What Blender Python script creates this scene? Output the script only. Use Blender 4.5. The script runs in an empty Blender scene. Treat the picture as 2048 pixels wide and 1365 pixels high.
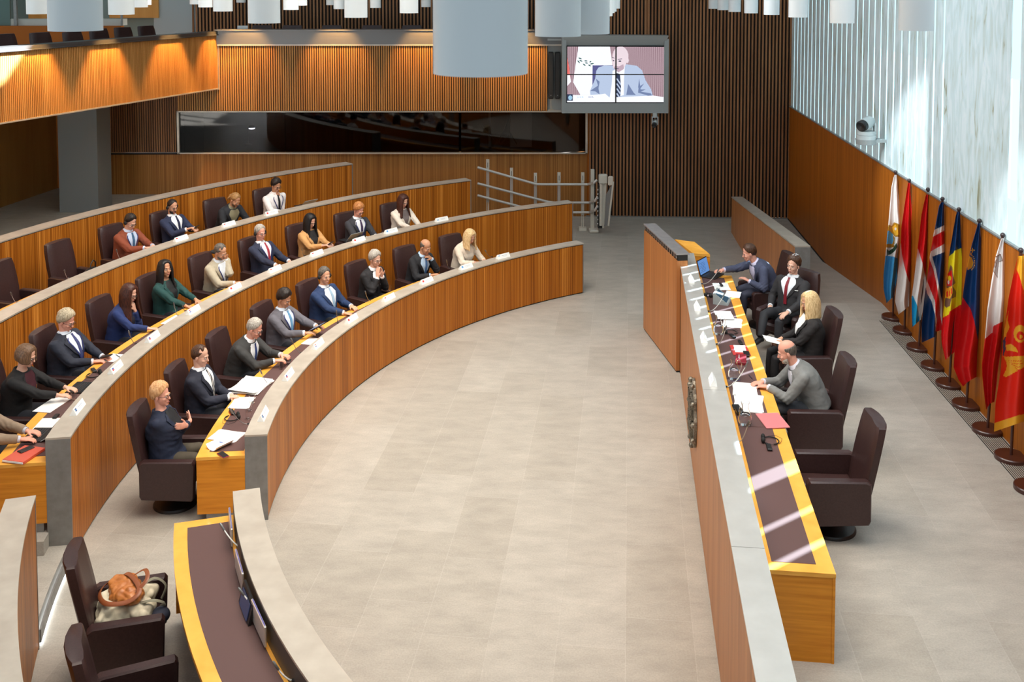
import bpy, math, random
from mathutils import Vector, Matrix, noise
random.seed(7)
PI = math.pi
# ------------------------------------------------------------------ camera, world, lights
EYE = 6.0; FPX = 2000.0; HORIZON = -35.0; TILT = math.radians(3.1); CX = 1024.0
PPY = HORIZON + FPX * math.tan(TILT)          # principal point row
scn = bpy.context.scene
COL = scn.collection
cam_d = bpy.data.cameras.new('camera'); cam = bpy.data.objects.new('camera', cam_d); COL.objects.link(cam)
cam.location = (0, 0, EYE); cam.rotation_euler = (PI/2 - TILT, 0, 0)
cam_d.sensor_fit = 'HORIZONTAL'; cam_d.sensor_width = 36.0; cam_d.lens = 36.0 * FPX / 2048.0
cam_d.shift_y = -(682.5 - PPY) / 2048.0
cam_d.clip_end = 200
cam_d.dof.use_dof = True; cam_d.dof.focus_distance = 13.0; cam_d.dof.aperture_fstop = 9.0
scn.camera = cam
scn.view_settings.view_transform = 'Standard'; scn.view_settings.look = 'None'
scn.view_settings.exposure = 0.0; scn.view_settings.gamma = 1.0
scn.view_settings.use_curve_mapping = False
w = bpy.data.worlds.new('world'); scn.world = w; w.use_nodes = True
bg = w.node_tree.nodes['Background']; bg.inputs[0].default_value = (0.80, 0.93, 1.0, 1); bg.inputs[1].default_value = 0.55

def light(name, kind, loc, target, energy, color=(1, 1, 1), **kw):
    d = bpy.data.lights.new(name, kind); o = bpy.data.objects.new(name, d); COL.objects.link(o)
    o.location = loc
    o.rotation_euler = (Vector(target) - Vector(loc)).to_track_quat('-Z', 'Y').to_euler()
    d.energy = energy; d.color = color
    for k, v in kw.items(): setattr(d, k, v)
    return o
# daylight sun through the slots of the stone wall
SE = math.radians(34); SA = math.radians(35)
sd = Vector((math.cos(SE)*math.cos(SA), math.cos(SE)*math.sin(SA), math.sin(SE)))
light('sun', 'SUN', sd*30, (0, 0, 0), 95.0, (0.93, 0.97, 1.0), angle=math.radians(0.5))
# luminous ceiling fields over the hemicycle, the podium and the rows
SP_ = math.radians(105)
light('ceiling_light_hemicycle', 'AREA', (-0.8, 9.5, 9.5), (-1.0, 10.6, 0), 490, (1.0, 0.87, 0.73), shape='RECTANGLE', size=6, size_y=8, spread=SP_)
light('ceiling_light_podium', 'AREA', (4.0, 6.5, 9.5), (3.4, 8.5, 0), 135, (0.95, 0.97, 1.0), shape='RECTANGLE', size=3.0, size_y=8, spread=SP_)
light('ceiling_light_rows', 'AREA', (-2.5, 15.5, 8.4), (-4.6, 16.5, 0), 310, (1.0, 0.90, 0.78), shape='RECTANGLE', size=5, size_y=6, spread=SP_)
light('added_sun_patch_spot', 'SPOT', (0.5, 9.0, 9.5), (6.30, 15.7, 3.25), 7000, (0.85, 0.96, 1.0), spot_size=math.radians(12), spot_blend=.7, shadow_soft_size=.05)  # added spot, stands in for a sunlit patch on the marble
light('added_sun_patch_spot', 'SPOT', (0.5, 6.0, 9.5), (5.93, 11.3, 3.3), 4500, (0.85, 0.96, 1.0), spot_size=math.radians(11), spot_blend=.7, shadow_soft_size=.05)  # second added spot, imitates the nearer sunlit patch
light('added_marble_fill', 'AREA', (1.6, 13.5, 9.6), (6.3, 14.5, 4.2), 130, (0.86, 0.95, 1.0), shape='RECTANGLE', size=2, size_y=9, spread=math.radians(90))  # added fill light without a real fixture, brightens the right wall
SPOTC = (1.0, 0.52, 0.16)

# ------------------------------------------------------------------ picture-to-place helpers (the surveyed camera)
def ray(x, y):
    a = (x - CX) / FPX; b = -(y - PPY) / FPX
    return a, math.cos(TILT) + b*math.sin(TILT), -math.sin(TILT) + b*math.cos(TILT)
def at_z(x, y, z=0.0):
    a, fy, fz = ray(x, y); s = (z - EYE)/fz
    return Vector((a*s, fy*s, z))
def at_Y(x, y, Y):
    a, fy, fz = ray(x, y); s = Y/fy
    return Vector((a*s, Y, EYE + fz*s))

# ------------------------------------------------------------------ mesh collector
class M:
    def __init__(s): s.v = []; s.f = []; s.m = []; s.uv = []
    def add(s, vs, fs, mat=0, uvs=None):
        n = len(s.v); s.v += [tuple(p) for p in vs]
        for i, f in enumerate(fs):
            s.f.append(tuple(n + k for k in f)); s.m.append(mat if isinstance(mat, int) else mat[i])
            s.uv.append(uvs[i] if uvs else None)
        return s
    def box(s, c, size, rot=None, mat=0, bev=0.0):
        hx, hy, hz = size[0]/2, size[1]/2, size[2]/2
        if bev > 0:
            b = min(bev, hx*.9, hy*.9, hz*.9)
            vs = []; idx = {}
            for sx in (-1, 1):
                for sy in (-1, 1):
                    for sz in (-1, 1):
                        for ax in range(3):
                            p = [sx*(hx - b), sy*(hy - b), sz*(hz - b)]
                            p[ax] += (sx, sy, sz)[ax]*b
                            idx[(sx, sy, sz, ax)] = len(vs); vs.append(Vector(p))
            fs = []
            for ax in range(3):
                o1, o2 = (ax+1) % 3, (ax+2) % 3
                for sg in (-1, 1):
                    loop = []
                    for a, c2 in ((-1, -1), (1, -1), (1, 1), (-1, 1)):
                        k = [0, 0, 0]; k[ax] = sg; k[o1] = a; k[o2] = c2; loop.append(idx[(*k, ax)])
                    fs.append(loop if sg > 0 else loop[::-1])
            for ax in range(3):                    # edge chamfers along axis ax
                o1, o2 = (ax+1) % 3, (ax+2) % 3
                for a in (-1, 1):
                    for c2 in (-1, 1):
                        k1 = [0, 0, 0]; k2 = [0, 0, 0]; k1[ax] = -1; k2[ax] = 1
                        k1[o1] = k2[o1] = a; k1[o2] = k2[o2] = c2
                        q = [idx[(*k1, o1)], idx[(*k2, o1)], idx[(*k2, o2)], idx[(*k1, o2)]]
                        fs.append(q if a*c2 > 0 else q[::-1])
            for sx in (-1, 1):
                for sy in (-1, 1):
                    for sz in (-1, 1):
                        t = [idx[(sx, sy, sz, k)] for k in range(3)]
                        fs.append(t if sx*sy*sz > 0 else t[::-1])
        else:
            vs = [Vector((x*hx, y*hy, z*hz)) for x in (-1, 1) for y in (-1, 1) for z in (-1, 1)]
            fs = [(0, 1, 3, 2), (4, 6, 7, 5), (0, 4, 5, 1), (2, 3, 7, 6), (0, 2, 6, 4), (1, 5, 7, 3)]
        if rot is not None:
            vs = [rot @ v for v in vs]
        c = Vector(c)
        return s.add([v + c for v in vs], fs, mat)
    def prism(s, poly, z0, z1, mat=0, uvside=False):
        n = len(poly)
        z0s = z0 if isinstance(z0, (list, tuple)) else [z0]*n
        z1s = z1 if isinstance(z1, (list, tuple)) else [z1]*n
        vs = [(p[0], p[1], z0s[i]) for i, p in enumerate(poly)] + [(p[0], p[1], z1s[i]) for i, p in enumerate(poly)]
        fs = [tuple(range(n-1, -1, -1)), tuple(range(n, 2*n))]
        uvs = [[(poly[i][0], poly[i][1]) for i in f_] for f_ in (range(n-1, -1, -1), range(n))]
        L = 0
        for i in range(n):
            j = (i+1) % n
            fs.append((i, j, n+j, n+i))
            d = math.dist(poly[i][:2], poly[j][:2])
            uvs.append([(L, z0s[i]), (L+d, z0s[j]), (L+d, z1s[j]), (L, z1s[i])]); L += d
        return s.add(vs, fs, mat, uvs)
    def loft(s, rings, mat=0, cap=True, close=True):
        n = len(rings[0]); vs = [p for r in rings for p in r]; fs = []
        for i in range(len(rings)-1):
            for j in range(n if close else n-1):
                k = (j+1) % n
                fs.append((i*n+j, i*n+k, (i+1)*n+k, (i+1)*n+j))
        if cap:
            fs.append(tuple(range(n-1, -1, -1))); fs.append(tuple(range((len(rings)-1)*n, len(rings)*n)))
        return s.add(vs, fs, mat)
    def tube(s, pts, r, n=10, mat=0, flat=1.0, up=None):
        pts = [Vector(p) for p in pts]; rs = r if isinstance(r, (list, tuple)) else [r]*len(pts)
        rings = []; ref = Vector(up) if up else None
        prev = None
        for i, p in enumerate(pts):
            t = (pts[min(i+1, len(pts)-1)] - pts[max(i-1, 0)])
            if t.length < 1e-9: t = Vector((0, 0, 1))
            t.normalize()
            if prev is None:
                a = ref if ref is not None else (Vector((0, 0, 1)) if abs(t.z) < .9 else Vector((0, 1, 0)))
                x = t.cross(a).normalized()
            else:
                x = (prev - t*prev.dot(t)).normalized()
            prev = x; y = t.cross(x)
            rings.append([p + x*(rs[i]*math.cos(2*PI*k/n)) + y*(rs[i]*flat*math.sin(2*PI*k/n)) for k in range(n)])
        return s.loft(rings, mat)
    def ball(s, c, r, mat=0, nu=16, nv=10, rot=None):
        if not isinstance(r, (list, tuple)): r = (r, r, r)
        c = Vector(c); vs = []; fs = []
        for i in range(1, nv):
            th = PI*i/nv
            for j in range(nu):
                ph = 2*PI*j/nu
                p = Vector((r[0]*math.sin(th)*math.cos(ph), r[1]*math.sin(th)*math.sin(ph), r[2]*math.cos(th)))
                vs.append(c + (rot @ p if rot else p))
        pt_ = Vector((0, 0, r[2])); top = len(vs); vs.append(c + (rot @ pt_ if rot else pt_)); bot = len(vs); vs.append(c - (rot @ pt_ if rot else pt_))
        for i in range(nv-2):
            for j in range(nu):
                k = (j+1) % nu
                fs.append((i*nu+j, (i+1)*nu+j, (i+1)*nu+k, i*nu+k))
        for j in range(nu):
            k = (j+1) % nu
            fs.append((top, j, k)); fs.append((bot, (nv-2)*nu+k, (nv-2)*nu+j))
        return s.add(vs, fs, mat)
    def lathe(s, prof, c=(0, 0, 0), n=32, mat=0, rot=None):
        c = Vector(c); vs = []; fs = []
        for r, z in prof:
            for j in range(n):
                p = Vector((r*math.cos(2*PI*j/n), r*math.sin(2*PI*j/n), z))
                vs.append(c + (rot @ p if rot else p))
        for i in range(len(prof)-1):
            for j in range(n):
                k = (j+1) % n
                fs.append((i*n+j, i*n+k, (i+1)*n+k, (i+1)*n+j))
        return s.add(vs, fs, mat)
    def arc(s, c, r0, r1, a0, a1, z0, z1, mat=0, seg=None):
        """solid curved slab between radii and angles (degrees); uv = arc length, height"""
        n = seg or max(2, int(abs(a1-a0)/1.2))
        rings = []
        A = [math.radians(a0 + (a1-a0)*i/n) for i in range(n+1)]
        vs = []
        for a in A:
            ca, sa = math.cos(a), math.sin(a)
            vs += [(c[0]+r0*ca, c[1]+r0*sa, z0), (c[0]+r1*ca, c[1]+r1*sa, z0), (c[0]+r1*ca, c[1]+r1*sa, z1), (c[0]+r0*ca, c[1]+r0*sa, z1)]
        fs = []; uvs = []
        for i in range(n):
            b = 4*i; L0, L1 = A[i]*r0, A[i+1]*r0
            for q, (h0, h1) in (((0, 1), (0, r1-r0)), ((1, 2), (z0, z1)), ((2, 3), (r1-r0, 0)), ((3, 0), (z1, z0))):
                fs.append((b+q[0], b+q[1], b+4+q[1], b+4+q[0]))
                uvs.append([(L0, h0), (L0, h1), (L1, h1), (L1, h0)])
        fs.append((0, 3, 2, 1)); uvs.append([(0, z0), (0, z1), (r1-r0, z1), (r1-r0, z0)])
        e = 4*n; fs.append((e, e+1, e+2, e+3)); uvs.append([(0, z0), (r1-r0, z0), (r1-r0, z1), (0, z1)])
        return s.add(vs, fs, mat, uvs)
    def mesh(s, name, mats, smooth=False):
        me = bpy.data.meshes.new(name); me.from_pydata(s.v, [], s.f); me.update()
        for m in (mats if isinstance(mats, (list, tuple)) else [mats]): me.materials.append(m)
        me.polygons.foreach_set('material_index', s.m)
        if any(u is not None for u in s.uv):
            ul = me.uv_layers.new(name='UVMap'); d = []
            for f, u in zip(s.f, s.uv):
                if u is None: u = [(s.v[k][0] + s.v[k][1], s.v[k][2]) for k in f]
                for q in u: d += [q[0], q[1]]
            ul.data.foreach_set('uv', d)
        if smooth:
            me.polygons.foreach_set('use_smooth', [True]*len(me.polygons))
            try: me.set_sharp_from_angle(angle=math.radians(smooth if smooth > 1 else 40))
            except Exception: pass
        return me
    def build(s, name, mats, parent=None, smooth=False, **tags):
        o = bpy.data.objects.new(name, s.mesh(name, mats, smooth)); COL.objects.link(o)
        if parent: o.parent = parent
        for k, v in tags.items(): o[k] = v
        return o
def empty(name, loc, rz=0, label=None, cat=None, group=None, rot=None):
    o = bpy.data.objects.new(name, None); COL.objects.link(o); o.location = loc
    o.rotation_euler = rot if rot else (0, 0, rz)
    o.empty_display_size = .1
    if label: o['label'] = label
    if cat: o['category'] = cat
    if group: o['group'] = group
    return o
def dup(o, parent=None):
    c = o.copy(); COL.objects.link(c); c.parent = parent
    for ch in o.children:
        dup(ch, c)
    return c
def tag(o, label, cat, group=None):
    o['label'] = label; o['category'] = cat
    if group: o['group'] = group
    return o
def place(o, loc, rz, label, cat, group=None):
    o.location = loc; o.rotation_euler = (0, 0, rz)
    o['label'] = label; o['category'] = cat
    if group: o['group'] = group
    elif 'group' in o.keys(): del o['group']
    return o

# ------------------------------------------------------------------ materials
def mat(name, col, rough=.5, metal=0.0, spec=None, emit=None, es=1.0, trans=0.0, ior=None, coat=0.0, sheen=0.0, alpha=None):
    m = bpy.data.materials.new(name); m.use_nodes = True
    b = m.node_tree.nodes['Principled BSDF']
    b.inputs['Base Color'].default_value = (*col, 1); b.inputs['Roughness'].default_value = rough
    b.inputs['Metallic'].default_value = metal
    if spec is not None: b.inputs['Specular IOR Level'].default_value = spec
    if emit: b.inputs['Emission Color'].default_value = (*emit, 1); b.inputs['Emission Strength'].default_value = es
    if trans: b.inputs['Transmission Weight'].default_value = trans
    if ior: b.inputs['IOR'].default_value = ior
    if coat: b.inputs['Coat Weight'].default_value = coat
    if sheen: b.inputs['Sheen Weight'].default_value = sheen
    if alpha is not None: b.inputs['Alpha'].default_value = alpha
    return m
def nodes_of(m): return m.node_tree.nodes, m.node_tree.links, m.node_tree.nodes['Principled BSDF']
def ramp(N, stops):
    r = N.new('ShaderNodeValToRGB'); e = r.color_ramp.elements
    while len(e) > 1: e.remove(e[-1])
    e[0].position = stops[0][0]; e[0].color = (*stops[0][1], 1)
    for p, c in stops[1:]:
        x = e.new(p); x.color = (*c, 1)
    return r
def streaky(name, stops, su=60, sv=.6, rough=.45, coord='UV', big=0.0, bump=.0, coat=0.0, swap=False):
    """veneer: fine long streaks along v"""
    m = mat(name, (.5, .3, .1), rough, coat=coat, spec=.22); N, L, B = nodes_of(m)
    tc = N.new('ShaderNodeTexCoord'); mp = N.new('ShaderNodeMapping')
    mp.inputs['Scale'].default_value = (su, sv, 1) if coord == 'UV' else ((su, su, sv) if not swap else (sv, su, su))
    L.new(tc.outputs['UV' if coord == 'UV' else 'Object'], mp.inputs[0])
    n1 = N.new('ShaderNodeTexNoise'); n1.inputs['Scale'].default_value = 1.0; n1.inputs['Detail'].default_value = 3.0
    n1.inputs['Roughness'].default_value = .6
    L.new(mp.outputs[0], n1.inputs['Vector'])
    r = ramp(N, stops); out = n1.outputs['Fac']
    if big:
        mp2 = N.new('ShaderNodeMapping'); k = su/12.0
        mp2.inputs['Scale'].default_value = (k, sv*.5, 1) if coord == 'UV' else (k, k, sv*.5)
        L.new(tc.outputs['UV' if coord == 'UV' else 'Object'], mp2.inputs[0])
        n2 = N.new('ShaderNodeTexNoise'); n2.inputs['Scale'].default_value = 1.0; n2.inputs['Detail'].default_value = 1.0
        L.new(mp2.outputs[0], n2.inputs['Vector'])
        mx = N.new('ShaderNodeMath'); mx.operation = 'MULTIPLY_ADD'; mx.inputs[1].default_value = big
        sub = N.new('ShaderNodeMath'); sub.operation = 'SUBTRACT'; sub.inputs[1].default_value = .5
        L.new(n2.outputs['Fac'], sub.inputs[0]); L.new(sub.outputs[0], mx.inputs[0]); L.new(out, mx.inputs[2]); out = mx.outputs[0]
    L.new(out, r.inputs[0]); L.new(r.outputs[0], B.inputs['Base Color'])
    if bump:
        bp = N.new('ShaderNodeBump'); bp.inputs['Strength'].default_value = bump; bp.inputs['Distance'].default_value = .004
        L.new(n1.outputs['Fac'], bp.inputs['Height']); L.new(bp.outputs[0], B.inputs['Normal'])
    return m
def speckle(name, c1, c2, scale=20, rough=.6, metal=0, detail=6, bump=0, coord='Object', **kw):
    m = mat(name, c1, rough, metal, **kw); N, L, B = nodes_of(m)
    tc = N.new('ShaderNodeTexCoord'); n1 = N.new('ShaderNodeTexNoise'); n1.inputs['Scale'].default_value = scale; n1.inputs['Detail'].default_value = detail
    L.new(tc.outputs[coord], n1.inputs['Vector'])
    r = ramp(N, [(.3, c1), (.7, c2)]); L.new(n1.outputs['Fac'], r.inputs[0]); L.new(r.outputs[0], B.inputs['Base Color'])
    if bump:
        bp = N.new('ShaderNodeBump'); bp.inputs['Strength'].default_value = bump; bp.inputs['Distance'].default_value = .01
        L.new(n1.outputs['Fac'], bp.inputs['Height']); L.new(bp.outputs[0], B.inputs['Normal'])
    return m
W_ROW = streaky('veneer_rows', [(.32, (.11, .026, .002)), (.43, (.31, .086, .007)), (.55, (.46, .145, .013)), (.70, (.80, .33, .06))], su=45, sv=.10, big=.3, rough=.4)
W_WALL = streaky('veneer_wall', [(.30, (.22, .055, .004)), (.5, (.35, .095, .007)), (.7, (.50, .155, .015))], su=42, sv=.10, big=.3, rough=.45)
W_BACK = streaky('veneer_back_wall', [(.30, (.17, .062, .013)), (.5, (.32, .13, .03)), (.7, (.50, .23, .065))], su=42, sv=.10, big=.3, rough=.5)
W_POD = streaky('veneer_podium', [(.30, (.26, .095, .03)), (.5, (.45, .18, .06)), (.72, (.62, .28, .105))], su=42, sv=.10, big=.3, rough=.4)
W_DESK = streaky('light_wood_desk', [(.3, (.78, .34, .045)), (.7, (.95, .47, .085))], su=3, sv=30, rough=.35, coord='OBJ', coat=.2)
W_END = streaky('light_wood_end', [(.3, (.60, .20, .015)), (.7, (.78, .30, .03))], su=1.5, sv=28, rough=.4, coord='OBJ')
W_LINE = mat('mat_line', (.38, .26, .24), .6)
STEEL = speckle('brushed_steel', (.50, .44, .37), (.60, .54, .46), scale=5, rough=.42, metal=.35, detail=3)
STEEL_D = speckle('steel_end', (.24, .235, .225), (.30, .295, .285), scale=12, rough=.5, metal=.5, detail=3)
STEEL_P = speckle('steel_podium', (.66, .65, .62), (.74, .73, .70), scale=5, rough=.36, metal=.6, detail=3)
DARK = mat('shadow_gap', (.008, .007, .006), .7)
LEATH = speckle('dark_leather', (.034, .014, .013), (.048, .021, .020), scale=60, rough=.42, bump=.05)
INLAY = mat('leather_inlay', (.105, .052, .048), .55)
BLACK = mat('black_plastic', (.012, .012, .013), .4)
BLACKM = mat('black_matte', (.010, .010, .010), .75)
WHITE = mat('white_paint', (.80, .80, .78), .55)
PAPER = mat('paper', (.86, .86, .84), .8)
CHROME = mat('chrome', (.7, .7, .7), .25, 1.0)
GREYM = mat('grey_paint', (.33, .36, .36), .5)
GLASS = mat('clear_glass', (1, 1, 1), .02, trans=1.0, ior=1.25)
WATER = mat('water', (.95, .98, 1), .0, trans=1.0, ior=1.33)

def floor_mat():
    m = mat('stone_floor', (.4, .37, .33), .42, spec=.35); N, L, B = nodes_of(m)
    tc = N.new('ShaderNodeTexCoord'); mp = N.new('ShaderNodeMapping')
    mp.inputs['Rotation'].default_value = (0, 0, math.radians(-83.3+180)); L.new(tc.outputs['Object'], mp.inputs[0])
    br = N.new('ShaderNodeTexBrick'); L.new(mp.outputs[0], br.inputs['Vector'])
    br.inputs['Scale'].default_value = 1.0; br.inputs['Brick Width'].default_value = 1.25; br.inputs['Row Height'].default_value = .62
    br.inputs['Mortar Size'].default_value = .004; br.offset = .37
    br.inputs['Color1'].default_value = (.385, .350, .300, 1); br.inputs['Color2'].default_value = (.435, .400, .350, 1); br.inputs['Mortar'].default_value = (.45, .415, .365, 1)
    n1 = N.new('ShaderNodeTexNoise'); n1.inputs['Scale'].default_value = 2.2; n1.inputs['Detail'].default_value = 8; n1.inputs['Roughness'].default_value = .65
    mp2 = N.new('ShaderNodeMapping'); mp2.inputs['Scale'].default_value = (1, 2.2, 1); mp2.inputs['Rotation'].default_value = (0, 0, .5)
    L.new(tc.outputs['Object'], mp2.inputs[0]); L.new(mp2.outputs[0], n1.inputs['Vector'])
    n2 = N.new('ShaderNodeTexNoise'); n2.inputs['Scale'].default_value = 60; n2.inputs['Detail'].default_value = 4
    L.new(tc.outputs['Object'], n2.inputs['Vector'])
    r1 = ramp(N, [(.25, (.80, .80, .80)), (.75, (1.12, 1.12, 1.12))]); L.new(n1.outputs['Fac'], r1.inputs[0])
    r2 = ramp(N, [(.3, (.90, .90, .90)), (.7, (1.08, 1.08, 1.08))]); L.new(n2.outputs['Fac'], r2.inputs[0])
    a = N.new('ShaderNodeMixRGB'); a.blend_type = 'MULTIPLY'; a.inputs[0].default_value = 1; L.new(br.outputs['Color'], a.inputs[1]); L.new(r1.outputs[0], a.inputs[2])
    b2 = N.new('ShaderNodeMixRGB'); b2.blend_type = 'MULTIPLY'; b2.inputs[0].default_value = 1; L.new(a.outputs[0], b2.inputs[1]); L.new(r2.outputs[0], b2.inputs[2])
    L.new(b2.outputs[0], B.inputs['Base Color'])
    return m
FLOOR = floor_mat()
def marble_mat():
    m = mat('pale_marble', (.7, .75, .72), .35); N, L, B = nodes_of(m)
    tc = N.new('ShaderNodeTexCoord'); mp = N.new('ShaderNodeMapping'); mp.inputs['Scale'].default_value = (3, 3, .7); L.new(tc.outputs['Object'], mp.inputs[0])
    n1 = N.new('ShaderNodeTexNoise'); n1.inputs['Scale'].default_value = 2.4; n1.inputs['Detail'].default_value = 9; n1.inputs['Distortion'].default_value = 1.2; L.new(mp.outputs[0], n1.inputs['Vector'])
    r = ramp(N, [(.28, (.34, .36, .24)), (.34, (.62, .74, .72)), (.5, (.70, .86, .90)), (.62, (.82, .94, .98)), (.8, (.66, .82, .92))])
    L.new(n1.outputs['Fac'], r.inputs[0]); L.new(r.outputs[0], B.inputs['Base Color'])
    return m
MARBLE = marble_mat()
# ------------------------------------------------------------------ room shell
C = (5.79, 11.70)
def pol(R, a, z=0.0):
    return Vector((C[0] + R*math.cos(math.radians(a)), C[1] + R*math.sin(math.radians(a)), z))
S = {'kind': 'structure'}
ST = lambda o: (o.__setitem__('kind', 'structure'), o)[1]
m = M(); m.prism([(-14, 2), (8.5, 2), (8.5, 26.5), (-14, 26.5)], -.3, 0); ST(m.build('floor', FLOOR))
# tiers of the hemicycle (floors step up behind each row)
m = M()
m.arc(C, 10.53, 10.72, 114.2, 232, 0, .15); m.arc(C, 10.72, 12.59, 189.6, 232, 0, .15); m.arc(C, 10.72, 12.59, 114.2, 189.6, 0, .30)
m.arc(C, 12.59, 24, 121.6, 205, 0, .565)
ST(m.build('floor', FLOOR))
# raised podium floor, with the ramp beside the right wall
def wallx(Y): return 5.01 + .0793*Y
m = M()
m.prism([(2.86, 16.9), (1.12, 2.0), (wallx(2)+.2, 2.0), (wallx(16.9)+.1, 16.9)], 0, .5)
m.prism([(4.95, 16.9), (wallx(16.9), 16.9), (wallx(21.2), 21.2), (5.1, 21.2)], 0, [.5, .5, .004, .004])
ST(m.build('floor', FLOOR))
# back wall: wooden slats
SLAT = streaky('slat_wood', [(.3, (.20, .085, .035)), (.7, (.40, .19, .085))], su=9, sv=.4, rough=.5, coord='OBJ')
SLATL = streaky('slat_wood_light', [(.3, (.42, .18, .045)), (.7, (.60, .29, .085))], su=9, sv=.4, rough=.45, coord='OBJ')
SLATB = mat('slat_backing', (.012, .007, .005), .8)
def slats(name, p0, p1, z0, z1, pitch, w_, depth, ms, mb, inv=0):
    """vertical slats on a dark backing between plan points p0 and p1; the face looks to the left side of p0->p1 reversed"""
    p0 = Vector((*p0, 0)); p1 = Vector((*p1, 0)); d = (p1-p0); L = d.length; d.normalize(); nrm = Vector((d.y, -d.x, 0))
    if inv: nrm = -nrm
    m = M(); rot = Matrix(((d.x, nrm.x, 0), (d.y, nrm.y, 0), (0, 0, 1)))
    mid = (p0+p1)/2 - nrm*.03
    m.box((mid.x, mid.y, (z0+z1)/2), (L, .06, z1-z0), rot, 1)
    n = int(L/pitch)
    for i in range(n):
        q = p0 + d*((i+.5)*L/n) + nrm*(depth/2)
        m.box((q.x, q.y, (z0+z1)/2), (w_, depth, z1-z0), rot, 0)
    return m.build(name, [ms, mb])
ST(slats('wall_back', (1.95, 25.40), (wallx(25.1)+.05, 25.12),   .03, 15.0, .086, .042, .05, SLAT, SLATB))
ST(slats('wall_back', (-10.35, 25.42), (-8.52, 25.42), 1.66, 3.6, .058, .034, .025, SLAT, SLATB))
m = M(); m.prism([(-10.4, 25.42), (1.92, 25.40), (1.92, 25.7), (-10.4, 25.7)], 0, 1.63); ST(m.build('wall_back', W_BACK))
m = M(); m.prism([(1.92, 25.38), (2.02, 25.38), (2.02, 25.7), (1.92, 25.7)], 0, 2.72); ST(m.build('trim_1', W_WALL))
m = M(); m.prism([(1.90, 25.36), (wallx(25.1), 25.08), (wallx(25.1), 25.12), (1.90, 25.42)], 0, .03); ST(m.build('baseboard_back', STEEL_D))
m = M(); m.prism([(-8.50, 25.39), (-10.35, 25.39), (-10.35, 25.42), (-8.5, 25.42)], 1.60, 1.63); ST(m.build('trim_2', SLATB))
m = M(); m.box((-3.30, 25.36, 1.645), (10.45, .12, .03)); m.box((-3.30, 25.36, 2.715), (10.45, .12, .03)); m.box((-8.51, 25.36, 2.18), (.05, .12, 1.1)); m.box((1.90, 25.36, 2.18), (.05, .12, 1.1))
ST(m.build('trim_3', STEEL))
# interpreters' booth: dark glazing and the room behind it
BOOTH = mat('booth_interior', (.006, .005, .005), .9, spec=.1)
m = M()
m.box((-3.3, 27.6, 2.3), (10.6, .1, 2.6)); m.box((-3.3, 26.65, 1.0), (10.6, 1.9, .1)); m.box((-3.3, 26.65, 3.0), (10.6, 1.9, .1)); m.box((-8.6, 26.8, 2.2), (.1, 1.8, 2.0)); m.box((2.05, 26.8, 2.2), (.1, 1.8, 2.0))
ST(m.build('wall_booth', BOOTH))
m = M(); m.box((.25, 27.5, 2.1), (.60, .05, 1.3)); m.box((-.62, 27.5, 2.1), (.06, .05, 1.3)); ST(m.build('door_1', mat('booth_door', (.30, .34, .33), .6)))
WINM = bpy.data.materials.new('booth_glass'); WINM.use_nodes = True
N, L = WINM.node_tree.nodes, WINM.node_tree.links; N.remove(N['Principled BSDF'])
g = N.new('ShaderNodeBsdfGlossy'); g.inputs['Roughness'].default_value = .03; g.inputs['Color'].default_value = (.9, .9, .9, 1)
t = N.new('ShaderNodeBsdfTransparent'); t.inputs['Color'].default_value = (.42, .42, .44, 1); mx = N.new('ShaderNodeMixShader'); mx.inputs[0].default_value = .035
L.new(t.outputs[0], mx.inputs[1]); L.new(g.outputs[0], mx.inputs[2]); L.new(mx.outputs[0], N['Material Output'].inputs[0])
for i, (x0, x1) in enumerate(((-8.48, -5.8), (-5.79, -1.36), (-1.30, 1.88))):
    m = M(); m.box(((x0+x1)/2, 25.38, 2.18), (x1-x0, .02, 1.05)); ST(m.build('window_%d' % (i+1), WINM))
# things seen in the booth
pz = at_Y(500, 256, 26.6); t = empty('desk_lamp', (pz.x-.05, 26.6, 1.65), label='small lit desk lamp inside the dark booth', cat='lamp')
m = M(); m.tube([(0, 0, 0), (0, 0, .35), (-.02, 0, .42), (.10, 0, pz.z-1.60)], .012, 8); m.lathe([(0, .03), (.09, .02), (.09, 0), (0, 0)], n=20); m.build('arm', BLACK, t)
m = M(); m.lathe([(.10, -.02), (.07, .03), (0, .05)], (.10, 0, pz.z-1.62), 20); m.build('lamp_shade', GREYM, t)
m = M(); m.ball((.10, 0, pz.z-1.66), (.085, .085, .03)); m.build('bulb', mat('bulb_glow', (1, 1, 1), .5, emit=(.9, .92, 1.0), es=9.0), t)
t = empty('tripod_stand', (at_Y(995, 290, 26.6).x, 26.6, 1.05), label='black tripod stands inside the booth behind the dark glass', cat='stand')
for nm_, pts in (('leg', [(0, 0, .65), (-.22, 0, .45)]), ('leg', [(0, 0, .75), (.10, 0, .55)]), ('boom', [(0, 0, .62), (.32, 0, 1.35)]), ('boom', [(0, 0, .62), (-.45, 0, 1.15)]), ('column', [(.33, 0, .6), (.33, 0, 1.62)]), ('leg', [(.33, 0, .95), (.10, 0, .62)]), ('leg', [(.33, 0, .95), (.52, 0, .62)])):
    m = M(); m.tube(pts, .014, 6); m.build(nm_, BLACK, t)
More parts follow.
